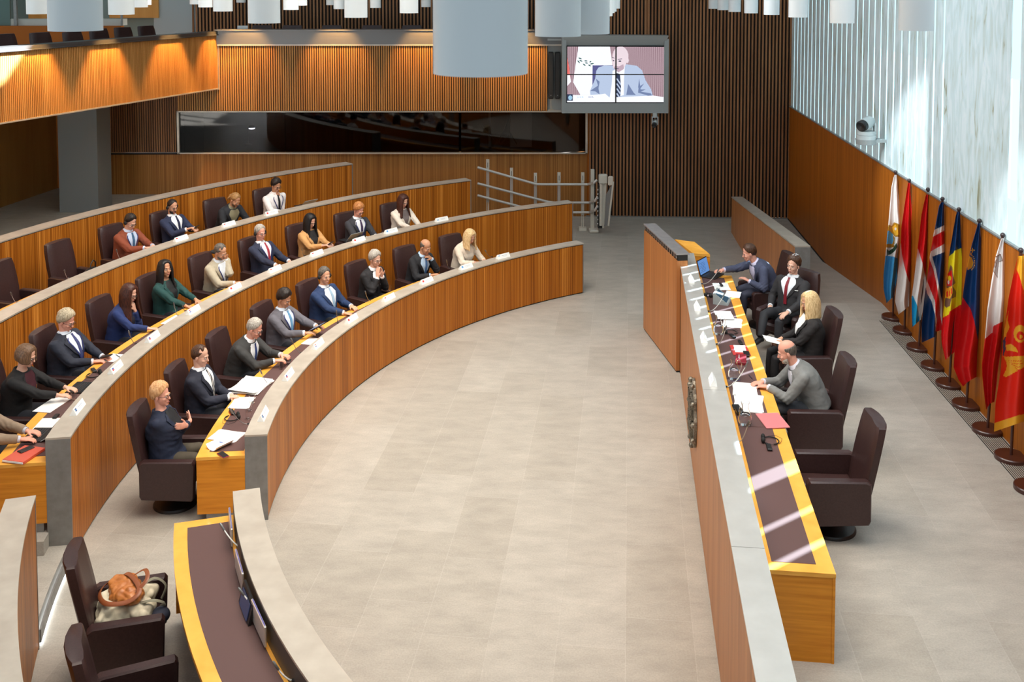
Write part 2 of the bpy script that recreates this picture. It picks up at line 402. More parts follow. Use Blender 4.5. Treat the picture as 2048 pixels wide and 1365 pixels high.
# gallery over the booth: slatted fascia, steel rail
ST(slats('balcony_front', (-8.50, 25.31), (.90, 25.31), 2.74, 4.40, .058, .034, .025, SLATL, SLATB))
m = M(); m.box((-3.0, 25.42, 4.60), (8.95, .35, .38)); m.box((-3.0, 25.27, 4.42), (8.9, .10, .03), mat=1); m.box((-3.0, 25.26, 4.72), (8.9, .04, .16), mat=0); m.box((-3.0, 25.4, 4.80), (9.0, .5, .025), mat=0)
ST(m.build('balcony_rail', [mat('dark_steel', (.16, .16, .16), .42, .6), STEEL]))
m = M(); m.box((-3.0, 27.0, 3.65), (9.5, 2.9, .3)); m.box((-3.3, 25.95, 3.2), (10.6, .8, 1.0)); ST(m.build('balcony_slab', GREYM))
# left gallery
gA = Vector((-7.47, 25.30, 0)); gdir = Vector((-9.78+7.47, 19.0-25.3, 0)).normalized(); gB = gA + gdir*14
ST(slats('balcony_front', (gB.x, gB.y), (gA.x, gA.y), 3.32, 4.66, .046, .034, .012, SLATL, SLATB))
gn = Vector((-gdir.y, gdir.x, 0))
if gn.x > 0: gn = -gn
def along(d_, t_, z): p = gA + gdir*t_ + gn*d_; return Vector((p.x, p.y, z))
rotg = Matrix(((gdir.x, gn.x, 0), (gdir.y, gn.y, 0), (0, 0, 1)))
m = M(); c_ = along(.12, 7, 4.72); m.box(c_, (14.1, .34, .09), rotg); c_ = along(.10, 7, 4.68); m.box(c_, (14.1, .36, .02), rotg, 0); c_ = along(.02, 7, 3.31); m.box(c_, (14.1, .12, .03), rotg, 1)
m.box(along(-.01, 0.0, 3.98), (.03, .08, 1.4), rotg, 1)
ST(m.build('balcony_rail', [mat('dark_steel_2', (.10, .10, .10), .4, .6), STEEL]))
m = M(); m.box(along(2.1, 6.6, 3.55), (13.2, 4.2, .45), rotg); ST(m.build('balcony_slab', GREYM))
# upper walls of the gallery
ST(slats('wall_gallery', (-9.1, 28.4), (3.45, 28.4), 3.8, 15.0, .098, .045, .05, SLAT, SLATB))
m = M(); m.box((3.42, 26.9, 9.7), (.1, 3.2, 10.4)); ST(m.build('wall_gallery', SLAT))
m = M(); m.box((-9.55, 28.45, 9.0), (1.25, .12, 10.4)); ST(m.build('wall_gallery', GREYM))
m = M(); m.box((-13.6, 28.6, 9.0), (7.9, .12, 10.4)); ST(m.build('wall_gallery', mat('teal_grey', (.15, .20, .19), .6)))
OR = streaky('orange_panel', [(.3, (.50, .22, .05)), (.7, (.62, .30, .08))], su=3, sv=.4, coord='OBJ')
pl = [(160, 280, -20, 120), (635, 925, -20, 105)]
for a_, b_, c_, d_ in pl:
    p = at_Y(a_/2.926, c_/2.926, 28.3); q = at_Y(b_/2.926, d_/2.926, 28.3)
    m = M(); m.box(((p.x+q.x)/2, 28.38, (p.z+q.z)/2), (q.x-p.x, .1, p.z-q.z)); ST(m.build('wall_panel', OR))
p = at_Y(0, 38, 27.6); q = at_Y(245, 51, 27.6)
m = M(); m.box(((p.x+q.x)/2-1, 27.7, (p.z+q.z)/2), (q.x-p.x+2, .5, .18)); ST(m.build('trim_4', mat('pale_ledge', (.55, .55, .50), .6)))
m = M(); p = at_Y(0, 52, 27.2); q = at_Y(243, 80, 27.2); m.box(((p.x+q.x)/2-1, 27.3, p.z-.7), (q.x-p.x+2, .2, 1.4)); ST(m.build('wall_gallery', W_WALL))
m = M(); p = at_Y(0, 0, 27.4); q = at_Y(27, 52, 27.4); m.box((p.x-.7, 27.45, 5.6), (1.9, .04, 1.6)); ST(m.build('window_4', mat('gallery_glass', (.10, .16, .14), .1)))
m = M(); p = at_Y(30, 45, 27.3); m.box((p.x, 27.35, 5.3), (.08, .08, 1.2)); m.box((at_Y(242, 40, 27.3).x, 27.35, 4.9), (.05, .05, .9)); ST(m.build('trim_5', STEEL_D))
# pillar and left back wall under the gallery
m = M(); m.prism([(-10.70, 23.4), (-9.78, 23.4), (-9.78, 24.2), (-10.70, 24.2)], .3, 3.4); tag(ST(m.build('wall_pillar', mat('grey_plaster', (.15, .155, .15), .7))), 'grey rectangular pillar under the left gallery', 'pillar')
m = M(); m.prism([(-13.3, 17.5), (-12.02, 26.2), (-12.2, 26.3), (-13.6, 17.5)], .5, 3.5); ST(m.build('wall_left', streaky('orange_wall', [(.3, (.24, .11, .025)), (.7, (.33, .16, .04))], su=3, sv=.3, coord='OBJ')))
m = M(); m.prism([(-12.1, 26.2), (-10.3, 26.2), (-10.3, 26.5), (-12.1, 26.5)], .5, 3.5); ST(m.build('wall_left', W_WALL))
m = M(); m.prism([(-10.38, 25.42), (-10.34, 25.42), (-10.34, 26.3), (-10.38, 26.3)], .5, 3.5); m.box((-10.37, 25.40, 1.5), (.03, .03, .10)); ST(m.build('trim_6', mat('yellow_edge', (.45, .33, .10), .5)))
# right wall: veneer panelling below, marble slabs with daylight slots above
PZ = 2.87
m = M(); Ys = [2, 6, 10, 14, 17, 21.2, 25.3]
poly = [(wallx(y), y) for y in Ys] + [(wallx(y)+.12, y) for y in Ys[::-1]]
m.prism(poly, 0, PZ); ST(m.build('wall_right', W_WALL))
m = M(); poly = [(wallx(y)-.012, y) for y in Ys] + [(wallx(y)+.1, y) for y in Ys[::-1]]; m.prism(poly, PZ, PZ+.02); ST(m.build('trim_7', STEEL_D))
m = M(); poly = [(wallx(y)-.01, y) for y in (17.0, 25.1)] + [(wallx(y)+.01, y) for y in (25.1, 17.0)]; m.prism(poly, 0, .03)
ST(m.build('baseboard_right', DARK))
wd = Vector((.0793, 1, 0)).normalized(); wn = Vector((-wd.y, wd.x, 0)); rotw = Matrix(((wd.x, wn.x, 0), (wd.y, wn.y, 0), (0, 0, 1)))
slots = [14.26 + .388*i for i in range(28)]
edges = []
SW = .062
for y in slots: edges.append((y - SW/2, y + SW/2))
edges.append((11.70, 11.96))
for i in range(11): edges.append((11.05 - .52*i - .05, 11.05 - .52*i + .05))
edges.sort()
slot_m = bpy.data.materials.new('daylight_slot_glass'); slot_m.use_nodes = True
N, L = slot_m.node_tree.nodes, slot_m.node_tree.links; N.remove(N['Principled BSDF'])
t = N.new('ShaderNodeBsdfTransparent'); t.inputs['Color'].default_value = (.85, .95, 1, 1)
e = N.new('ShaderNodeEmission'); e.inputs['Color'].default_value = (.62, .92, 1.0, 1); e.inputs['Strength'].default_value = 2.4
mx = N.new('ShaderNodeMixShader'); mx.inputs[0].default_value = .35
L.new(t.outputs[0], mx.inputs[1]); L.new(e.outputs[0], mx.inputs[2]); L.new(mx.outputs[0], N['Material Output'].inputs[0])
slot_f = bpy.data.materials.new('opaque_slot_glass'); slot_f.use_nodes = True
N, L = slot_f.node_tree.nodes, slot_f.node_tree.links; N.remove(N['Principled BSDF'])
e = N.new('ShaderNodeEmission'); e.inputs['Color'].default_value = (.62, .92, 1.0, 1); e.inputs['Strength'].default_value = 1.4
L.new(e.outputs[0], N['Material Output'].inputs[0])
slab = M(); gl = M(); gf = M()
y0 = 2.0
for a_, b_ in edges + [(25.3, 25.4)]:
    q = [(wallx(y0)+.03, y0), (wallx(a_)+.03, a_), (wallx(a_)+.055, a_), (wallx(y0)+.055, y0)]
    slab.prism(q, PZ, 16.0)
    if a_ < 25.2:
        q = [(wallx(a_)+.035, a_), (wallx(b_)+.035, b_), (wallx(b_)+.04, b_), (wallx(a_)+.04, a_)]
        
        if a_ > 17.9: gf.prism(q, PZ, 16.0)
        else: gf.prism(q, PZ, 3.4); gl.prism(q, 3.4, 4.85); gf.prism(q, 4.85, 16.0)  # opaque panes around the clear band, shaped to block stray sun streaks
    y0 = b_
ST(slab.build('wall_right', MARBLE)); ST(gl.build('window_5', slot_m)); ST(gf.build('window_6', slot_f))
# floor grille along the right wall
m = M(); q = lambda d, y: (wallx(y)-d, y)
m.prism([q(.30, 4), q(.02, 4), q(.02, 16.0), q(.30, 16.0)], .5, .504)
for i in range(11):
    d_ = .04 + i*.024; m.prism([q(d_+.010, 4), q(d_, 4), q(d_, 16.0), q(d_+.010, 16.0)], .504, .508, 1)
ST(m.build('floor_grille', [BLACKM, STEEL]))
m = M(); m.prism([(-14, 2), (8.5, 2), (8.5, 1.9), (-14, 1.9)], 0, 4.0); ST(m.build('wall_front', WHITE))

# ------------------------------------------------------------------ the curved desk rows
def row(label, R, capw, a0, a1, zf, zc, desk=True, ends=(True, True), dz=.75, inlay=True, deskR=.53, wallz=None, low=False, backm=None):
    z0 = wallz if wallz is not None else zf
    t = empty('curved_desk_row' if desk else 'curved_parapet', pol(R, (a0+a1)/2, z0), label=label, cat='desk row' if desk else 'parapet')
    inv = Matrix.Translation(-t.location)
    def put(m, name, ms, lab=None):
        o = m.build(name, ms, t); o.data.transform(inv)
        if lab: o['label'] = lab
        return o
    da = math.degrees(.02/R)
    m = M(); m.arc(C, R, R+.05, a0+da, a1-da, z0+.02, zc-.035); put(m, 'front_panel', W_ROW, 'striped brown veneer front')
    m = M(); m.arc(C, R+.005, R+.05, a0+da, a1-da, zc-.035, zc-.02); m.arc(C, R+.015, R+.05, a0+da, a1-da, z0, z0+.02); put(m, 'shadow_gap', DARK)
    m = M(); m.arc(C, R-.008, R+capw, a0, a1, zc-.02, zc); put(m, 'cap', STEEL, 'brushed steel top')
    for a_, s_ in ((a0, 1), (a1, -1)):
        d_ = math.degrees(.018/R)*s_; m = M()
        m.arc(C, R-.004, R+capw, a_, a_+d_, z0, zc-.02, seg=1); put(m, 'end_cap', STEEL_D, 'grey steel end face')
    m = M(); m.arc(C, R+capw-.02, R+capw, a0+da, a1-da, zf, zc-.02); put(m, 'back_panel', backm or (W_END if desk else W_ROW))
    if desk:
        z = zf+dz
        m = M(); m.arc(C, R+capw, R+capw+deskR, a0, a1, z-.035, z); put(m, 'desktop', W_DESK, 'golden wood desktop')
        m = M(); m.arc(C, R+capw+.03, R+capw+deskR-.12, a0+.75, a1-.75, z, z+.003)
        o = put(m, 'leather_inlay', INLAY, 'dark mauve leather inlay')
        for a_, s_ in ((a0, 1), (a1, -1)):
            m = M(); m.arc(C, R+capw+.002, R+capw+deskR-.004, a_+.02*s_, a_+.25*s_, zf+.10, z-.035, seg=1); put(m, 'end_panel', W_END, 'orange wood end panel')
            m = M(); m.arc(C, R+capw+.04, R+capw+deskR-.10, a_+.1*s_, a_+.25*s_, zf, zf+.10, seg=1); put(m, 'plinth', STEEL_D)
    return t
row('long curved front desk row with striped veneer face beside the open floor', 8.56, .24, 121.0, 185.6, 0, .98)
row('second curved desk row, behind and above the front row', 10.49, .24, 115.3, 188.7, .30, 1.30, wallz=.0)
row('third curved desk row, the topmost one with seats', 12.56, .26, 122.3, 200, .57, 1.56, wallz=.30)
row('curved veneer parapet behind the topmost seats, below the dark booth window', 14.68, .30, 130.2, 200, .57, 1.82, desk=False)
row('front curved desk row in the bottom left foreground with sunken screens', 8.55, .24, 196.3, 232, 0, 1.18, dz=.95, wallz=0, backm=mat('recess_grey', (.07, .065, .06), .4, .4))
row('curved desk row cut off by the bottom left corner', 10.49, .24, 196.6, 232, .15, 1.42, dz=.95, wallz=0)
# lit step edge in the aisle
m = M(); m.arc(C, 10.478, 10.489, 189.2, 196.4, .004, .028); o = ST(m.build('trim_8', mat('led_strip', (1, 1, 1), .5, emit=(.85, .95, 1.0), es=5.0)))
m = M(); m.arc(C, 10.476, 10.492, 189.2, 196.4, .03, .152); ST(m.build('trim_9', STEEL_D))
# ------------------------------------------------------------------ podium desk
PA = Vector((2.525, 15.046, 0)); PU = Vector((-.791, -6.774, 0)).normalized(); PN = Vector((-PU.y, PU.x, 0))
def pd(n, s, z=0.0): p = PA + PN*n + PU*s; return Vector((p.x, p.y, z))
def pdq(n0, n1, s0, s1): return [tuple(pd(n0, s0))[:2], tuple(pd(n1, s0))[:2], tuple(pd(n1, s1))[:2], tuple(pd(n0, s1))[:2]]
POD = empty('podium_desk', pd(.3, 4, 0), label='long straight podium desk with pale metal top in front of the flags', cat='podium desk')
pinv = Matrix.Translation(-POD.location)
def pput(m, name, ms, lab=None, par=None, inv=None):
    o = m.build(name, ms, par or POD); o.data.transform(inv or pinv)
    if lab: o['label'] = lab
    return o
CZ = 1.655; S0, S1 = -.85, 10.6
m = M(); m.prism(pdq(.055, .10, S0+.02, S1), .02, CZ-.03); pput(m, 'front_panel', W_POD, 'brown veneer front')
m = M(); m.prism(pdq(.075, .10, S0+.02, S1), 0, .02); m.prism(pdq(.062, .10, S0+.02, S1), CZ-.03, CZ-.018)
for s_ in (-.02,): m.prism(pdq(.05, .10, s_-.025, s_+.0), 0, CZ-.03)
pput(m, 'shadow_gap', DARK)
m = M()
for a_, b_ in ((S0, 1.55), (1.556, 4.6), (4.606, 7.6), (7.606, S1)): m.prism(pdq(.05, .30, a_, b_), CZ-.018, CZ)
pput(m, 'cap', STEEL_P, 'pale brushed metal top')
m = M(); m.prism(pdq(.10, .30, S0, S0+.02), 0, CZ-.018); m.prism(pdq(.28, .30, S0+.02, S1), .5, CZ-.018); pput(m, 'back_panel', STEEL_D)
DZ = 1.25
m = M(); m.prism(pdq(.30, .92, -1.05, 7.2), DZ-.035, DZ); pput(m, 'desktop', W_DESK, 'golden wood desktop')
m = M()
for a_, b_ in ((-.9, 1.55), (1.556, 4.55), (4.556, 7.08)): m.prism(pdq(.43, .785, a_, b_), DZ, DZ+.003)
pput(m, 'leather_inlay', INLAY, 'dark mauve leather inlay')
m = M(); m.prism(pdq(.30, .915, 7.16, 7.195), .5, DZ-.035); pput(m, 'end_panel', W_END, 'orange wood end panel')
m = M(); m.prism(pdq(.30, .915, -1.04, -1.0), .5, DZ-.035); m.prism(pdq(.895, .917, 7.196, 7.2), .5, DZ-.03, 0); pput(m, 'far_panel', W_END)
# taller return wall at the far end of the podium
t = empty('podium_return_wall', (2.4, 16.1, 0), label='tall veneer end wall with metal top at the far end of the podium', cat='low wall')
inv = Matrix.Translation(-t.location)
def bar(p, q, nrm, a, b, z0, z1, m, mt=0):
    p = Vector((*p, 0)); q = Vector((*q, 0)); nn = Vector((*nrm, 0)).normalized()
    m.prism([tuple(p + nn*a)[:2], tuple(q + nn*a)[:2], tuple(q + nn*b)[:2], tuple(p + nn*b)[:2]], z0, z1, mt)
r0 = (2.275, 17.02); r1 = (2.525, 15.10); rn = (.991, .13)
m = M(); bar(r0, r1, rn, 0, .17, .025, 1.74, m); pput(m, 'front_panel', W_POD, par=t, inv=inv)
m = M(); bar(r0, r1, rn, .01, .17, 0, .025, m); bar(r0, r1, rn, .015, .17, 1.74, 1.83, m); pput(m, 'grille_strip', DARK, 'black strip of round openings', par=t, inv=inv)
m = M(); d_ = Vector(r1) - Vector(r0)
for i in range(16):
    p = Vector(r0) + d_*((i+.5)/16); ax = Matrix(((rn[0], rn[1], 0), (-rn[1], rn[0], 0), (0, 0, 1))).transposed()
    m.lathe([(.022, .0), (.034, .0), (.034, .006), (.022, .006), (.022, .0)], (p.x+.008, p.y, 1.785), 12, 0, Matrix.Rotation(-PI/2, 3, 'Y'))
pput(m, 'speaker_ring', CHROME, par=t, inv=inv)
m = M(); bar(r0, r1, rn, -.01, .20, 1.83, 1.85, m); pput(m, 'cap', speckle('steel_purple', (.36, .35, .36), (.44, .43, .43), 8, .4, .6), par=t, inv=inv)
# coat of arms on the podium front
def arms():
    t = empty('coat_of_arms', pd(.05, 3.6, .85), label='round metal coat of arms on the podium front', cat='emblem')
    inv = Matrix.Translation(-t.location)
    BR = speckle('aged_metal', (.10, .09, .07), (.34, .31, .25), 40, .4, .7, bump=.5)
    def slab(poly, d0, d1, m):      # poly in (s,z) on the podium face
        n = len(poly); vs = [pd(.05-d0, s, z) for s, z in poly] + [pd(.05-d1, s, z) for s, z in poly]
        m.add(vs, [tuple(range(n)), tuple(range(2*n-1, n-1, -1))] + [(i, n+i, n+(i+1) % n, (i+1) % n) for i in range(n)])
    cs, cz, r = 3.35, .86, .40
    m = M(); slab([(cs + (r*(1+.06*math.cos(8*a)))*math.cos(a), cz + (r*.98*(1+.05*math.cos(8*a)))*math.sin(a)) for a in [2*PI*i/48 for i in range(48)]], 0, .03, m)
    pput(m, 'scrolled_plate', BR, par=t, inv=inv)
    m = M()
    for k, (ds, dz) in enumerate(((-.13, .12), (.13, .12), (-.13, -.14), (.13, -.14))):
        slab([(cs+ds-.11, cz+dz+.12), (cs+ds-.11, cz+dz-.12), (cs+ds+.11, cz+dz-.12), (cs+ds+.11, cz+dz+.12)], .03, .055, m)
        for j in range(4): slab([(cs+ds-.09+.05*j, cz+dz+.1), (cs+ds-.09+.05*j, cz+dz-.1), (cs+ds-.07+.05*j, cz+dz-.1), (cs+ds-.07+.05*j, cz+dz+.1)], .055, .07, m)
    pput(m, 'shield', BR, par=t, inv=inv)
    for a in range(10):
        m = M(); an = 2*PI*a/10; m.ball(pd(.05-.04, cs+.37*math.cos(an), cz+.37*math.sin(an)), .034, nu=10, nv=6)
        pput(m, 'scroll', BR, par=t, inv=inv)
arms()
# lectern at the far end
t = empty('lectern', (3.35, 16.2, .5), label='golden wooden lectern with sloping top behind the podium end', cat='lectern'); inv = Matrix.Translation(-t.location)
tp = [at_z(1350, 479, 1.58), at_z(1389, 484, 1.58), at_z(1420, 509, 1.50), at_z(1386, 507, 1.50)]
m = M(); n4 = [tuple(p) for p in tp] + [(p.x, p.y, p.z-.05) for p in tp]
m.add(n4, [(0, 3, 2, 1), (4, 5, 6, 7), (0, 1, 5, 4), (1, 2, 6, 5), (2, 3, 7, 6), (3, 0, 4, 7)]); pput(m, 'reading_top', W_DESK, par=t, inv=inv)
m = M(); m.prism([(p.x, p.y) for p in (tp[0], tp[3], tp[2], tp[1])], .5, [1.52, 1.44, 1.44, 1.52]); pput(m, 'body', W_END, par=t, inv=inv)
# partition beside the ramp
t = empty('ramp_partition', (5.1, 20, 0), label='low veneer partition with sloping steel top beside the ramp', cat='low wall'); inv = Matrix.Translation(-t.location)
f0 = Vector((5.27, 23.75)); f1 = Vector((4.775, 16.65)); pn = Vector((1, -.07)); W_ = .25
def pq(a, b, e0=0.0): return [(f0.x+a, f0.y), (f1.x+a, f1.y-e0), (f1.x+b, f1.y-e0), (f0.x+b, f0.y)]
m = M(); m.prism(pq(0, W_), [0, 0, 0, 0], [.83, 1.53, 1.53, .83]); pput(m, 'panel', W_POD, par=t, inv=inv)
m = M(); m.prism(pq(-.005, W_+.005, .01), [.84, 1.54, 1.54, .84], [.865, 1.565, 1.565, .865]); pput(m, 'cap', STEEL, 'steel top', par=t, inv=inv)
m = M(); m.prism([(f1.x-.004, f1.y-.012), (f1.x+W_+.004, f1.y-.012), (f1.x+W_+.004, f1.y), (f1.x-.004, f1.y)], .5, 1.54); pput(m, 'end_cap', STEEL_D, par=t, inv=inv)

# ------------------------------------------------------------------ video wall on the back
YS = 24.95
def sp(x, y, d=0.0): p = at_Y(x, y, YS-d); return p
t = empty('video_wall', sp(1230, 150), label='four-panel video wall showing a bald man in a grey suit', cat='screen'); inv = Matrix.Translation(-t.location)
def quadbox(x0, y0, x1, y1, d0, d1, m, mt=0):
    a = at_Y(x0, y0, YS); b = at_Y(x1, y1, YS)
    m.box(((a.x+b.x)/2, YS-(d0+d1)/2, (a.z+b.z)/2), (abs(b.x-a.x), abs(d1-d0), abs(a.z-b.z)), None, mt)
m = M(); quadbox(1124, 71, 1334, 226, -.40, -.10, m); quadbox(1124, 71, 1132, 226, -.1, .06, m); quadbox(1328, 78, 1336, 226, -.1, .06, m); quadbox(1124, 206, 1334, 226, -.1, .05, m)
a = at_Y(1124, 70, YS); b = at_Y(1336, 71, YS); c = at_Y(1329, 91, YS); d = at_Y(1132, 91, YS)
m.add([(a.x, YS-.12, a.z), (b.x, YS-.12, b.z), (c.x, YS, c.z), (d.x, YS, d.z), (a.x, YS+.4, a.z), (b.x, YS+.4, b.z)], [(0, 3, 2, 1), (0, 1, 5, 4)])
pput(m, 'housing', GREYM, 'grey housing', par=t, inv=inv)
m = M(); quadbox(1132.5, 92, 1330, 206, -.1, -.01, m); pput(m, 'bezel', BLACK, par=t, inv=inv)
def em(name, c, s=1.0): return mat(name, (0, 0, 0), .5, emit=c, es=s)
E_ = {'white': em('scr_white', (.93, .95, 1.0), 1.05), 'stripe': None, 'skin': em('scr_skin', (.86, .72, .78)), 'suit': em('scr_suit', (.50, .60, .80)), 'suitd': em('scr_suit_shade', (.18, .24, .42)),
      'navy': em('scr_navy', (.03, .045, .10)), 'leaf': em('scr_leaf', (.03, .12, .11)), 'red': em('scr_red', (.85, .18, .16)), 'purple': em('scr_chair', (.10, .10, .28)), 'face': em('scr_face', (.55, .40, .48)), 'dark': em('scr_dark', (.10, .09, .14)), 'blue': em('scr_blue', (.35, .60, .80))}
ms = bpy.data.materials.new('scr_stripes'); ms.use_nodes = True; N, L = ms.node_tree.nodes, ms.node_tree.links; N.remove(N['Principled BSDF'])
tc = N.new('ShaderNodeTexCoord'); sx = N.new('ShaderNodeSeparateXYZ'); L.new(tc.outputs['Object'], sx.inputs[0]); mm = N.new('ShaderNodeMath'); mm.operation = 'MULTIPLY'; mm.inputs[1].default_value = 250; L.new(sx.outputs[0], mm.inputs[0])
sn = N.new('ShaderNodeMath'); sn.operation = 'SINE'; L.new(mm.outputs[0], sn.inputs[0]); ma = N.new('ShaderNodeMath'); ma.operation = 'MULTIPLY_ADD'; ma.inputs[1].default_value = .5; ma.inputs[2].default_value = .5; L.new(sn.outputs[0], ma.inputs[0])
rp = ramp(N, [(.25, (.13, .04, .07)), (.75, (.72, .55, .60))]); L.new(ma.outputs[0], rp.inputs[0]); e = N.new('ShaderNodeEmission'); L.new(rp.outputs[0], e.inputs[0]); L.new(e.outputs[0], N['Material Output'].inputs[0]); E_['stripe'] = ms
keys = list(E_); mats_ = [E_[k] for k in keys]
scrm = M()
def zc(X, Y): return 1120 + X/9.1, 80 + Y/9.1          # close-up measure -> picture
def shp(pts, key, lay):
    P = []
    for X, Y in pts:
        x, y = zc(X, Y); p = at_Y(x, y, YS); P.append((p.x, YS-.012-.0012*lay, p.z))
    scrm.add(P, [tuple(range(len(P)))], keys.index(key))
def ell(cx, cy, rx, ry, n=28, a0=0, a1=360): return [(cx+rx*math.cos(math.radians(a0+(a1-a0)*i/n)), cy+ry*math.sin(math.radians(a0+(a1-a0)*i/n))) for i in range(n + (0 if a1-a0 == 360 else 1))]
shp([(125, 120), (1895, 128), (1888, 1130), (120, 1130)], 'stripe', 0)
shp([(330, 120), (905, 120), (940, 330), (950, 480), (950, 1000), (370, 1000), (240, 770), (290, 400), (325, 200)], 'white', 1)
shp([(128, 300), (165, 480), (200, 760), (128, 700)], 'red', 1); shp([(125, 640), (180, 640), (200, 760), (125, 845)], 'white', 2)
shp([(592, 462), (960, 462), (960, 900), (588, 900)], 'purple', 2)
shp([(700, 500), (800, 465), (950, 470), (1200, 440), (1400, 470), (1490, 550), (1560, 740), (1660, 900), (1700, 1060), (560, 1060), (545, 930), (640, 700), (660, 560)], 'suit', 3)
shp([(548, 925), (640, 935), (720, 990), (700, 880), (720, 760), (650, 700), (690, 830)], 'suitd', 4)
shp([(1420, 860), (1530, 790), (1450, 900), (1560, 900), (1470, 940), (1650, 970), (1700, 1050), (1560, 1000), (1420, 960), (1440, 700)], 'suitd', 4)
shp([(1205, 1000), (1240, 800), (1340, 960), (1380, 1000)], 'suitd', 4)
shp([(955, 560), (1180, 470), (1165, 700), (1160, 1005), (900, 1060), (940, 800)], 'white', 5)
shp([(1030, 600), (1090, 620), (1110, 860), (1090, 1050), (1010, 1080), (1020, 700)], 'navy', 6)
for k in range(4): shp([(1015, 700+90*k), (1045, 700+90*k), (1105, 790+90*k), (1105, 830+90*k)], 'suit', 7)
shp(ell(1100, 300, 145, 185), 'skin', 8); shp([(955, 300), (1190, 300), (1200, 440), (1150, 540), (1060, 590), (970, 510), (945, 400)], 'skin', 8); shp(ell(1228, 370, 24, 50), 'skin', 8)
shp([(1150, 440), (1165, 520), (1060, 590), (975, 510), (1000, 470), (1070, 480)], 'face', 9)
shp([(945, 310), (990, 325), (990, 335), (945, 322)], 'dark', 10); shp([(1050, 348), (1125, 335), (1130, 348), (1050, 360)], 'dark', 10)
shp(ell(1088, 385, 26, 14), 'dark', 10); shp(ell(972, 375, 14, 12), 'dark', 10); shp([(1000, 505), (1070, 515), (1060, 530), (990, 520)], 'dark', 10)
shp([(120, 1000), (560, 1000), (760, 985), (820, 975), (900, 1045), (1700, 1010), (1890, 1040), (1888, 1130), (120, 1130)], 'white', 11)
shp([(125, 985), (232, 985), (232, 1105), (125, 1105)], 'navy', 12); shp(ell(185, 1050, 38, 45, 8), 'blue', 13)
for (lx, ly, an, ln) in ((365, 335, 20, 38), (380, 378, 25, 34), (338, 395, 50, 36), (470, 380, 5, 34), (480, 418, 12, 30), (440, 450, 40, 34), (552, 395, -30, 22), (580, 432, -8, 40), (535, 462, 30, 30)):
    c_, s_ = math.cos(math.radians(an)), math.sin(math.radians(an))
    shp([(lx+c_*ln*u_-s_*11*v_, ly+s_*ln*u_+c_*11*v_) for u_, v_ in ((-1, 0), (-.3, 1), (.5, .8), (1, 0), (.4, -.9), (-.3, -1))], 'leaf', 12)
for k, wd_ in enumerate((50, 34, 90)): pass
so = pput(scrm, 'picture', mats_, par=t, inv=inv)
def text3(body, size, loc, rot, mt, parent=None, name='lettering', align='CENTER', ext=.0004, inv=None):
    cu = bpy.data.curves.new(name, 'FONT'); cu.body = body; cu.size = size; cu.align_x = align; cu.align_y = 'CENTER'; cu.extrude = ext; cu.resolution_u = 2
    cu.materials.append(mt); o = bpy.data.objects.new(name, cu); COL.objects.link(o); o.location = loc; o.rotation_euler = rot
    if parent: o.parent = parent; o.location = Vector(loc) - parent.location
    return o
p = sp(*zc(370, 1037)); text3('Jordi B.', .055, (p.x, YS-.035, p.z), (PI/2, 0, 0), E_['blue'], t)
p = sp(*zc(560, 1037)); text3('AC7L', .055, (p.x, YS-.035, p.z), (PI/2, 0, 0), em('scr_ink', (.05, .10, .30)), t)
m = M(); a = at_Y(1233, 150, YS); z0_ = at_Y(1230, 205.6, YS).z; z1_ = at_Y(1230, 92, YS).z
m.box((at_Y(1231.5, 150, YS).x, YS-.033, (z0_+z1_)/2), (.034, .004, z1_-z0_)); zz = at_Y(1230, 149, YS).z; m.box(((at_Y(1133, 149, YS).x+at_Y(1329, 149, YS).x)/2, YS-.033, zz), (at_Y(1329, 149, YS).x-at_Y(1133, 149, YS).x, .004, .026))
x0_, x1_ = at_Y(1133, 149, YS).x, at_Y(1329.5, 149, YS).x
m.box(((x0_+x1_)/2, YS-.02, z1_), (x1_-x0_, .05, .03)); m.box(((x0_+x1_)/2, YS-.02, z0_), (x1_-x0_, .05, .03)); m.box((x0_, YS-.02, (z0_+z1_)/2), (.03, .05, z1_-z0_)); m.box((x1_, YS-.02, (z0_+z1_)/2), (.03, .05, z1_-z0_))
pput(m, 'panel_joint', BLACK, par=t, inv=inv)
# niche with two line-array loudspeakers
m = M(); a = at_Y(1095, 79, 25.3); b = at_Y(1124, 222, 25.3)
m.box(((a.x+b.x)/2, 25.42, (a.z+b.z)/2), (b.x-a.x, .06, a.z-b.z)); m.box(((a.x+b.x)/2, 25.33, b.z), (b.x-a.x, .2, .05)); m.box(((a.x+b.x)/2, 25.33, a.z), (b.x-a.x, .2, .05))
ST(m.build('trim_10', GREYM))
for i, (x, lab) in enumerate(((1102, 'slim black column loudspeaker nearer the wooden fascia'), (1115.5, 'slim black column loudspeaker nearer the video wall'))):
    a = at_Y(x, 104, 25.2); b = at_Y(x, 198, 25.2)
    o = empty('column_speaker', (a.x, 25.25, b.z), label=lab, cat='loudspeaker', group='column loudspeakers in the niche')
    m = M(); m.box((0, 0, (a.z-b.z)/2), (.125, .12, a.z-b.z), bev=.015); m.build('cabinet', BLACKM, o)
    m = M(); m.box((0, -.063, (a.z-b.z)/2), (.10, .006, (a.z-b.z)*.94)); m.build('grille', speckle('spk_grille', (.01, .01, .01), (.04, .04, .04), 300, .6), o)
    m = M(); m.ball((0, -.068, .09), .012, nu=8, nv=6); m.build('badge', CHROME, o)
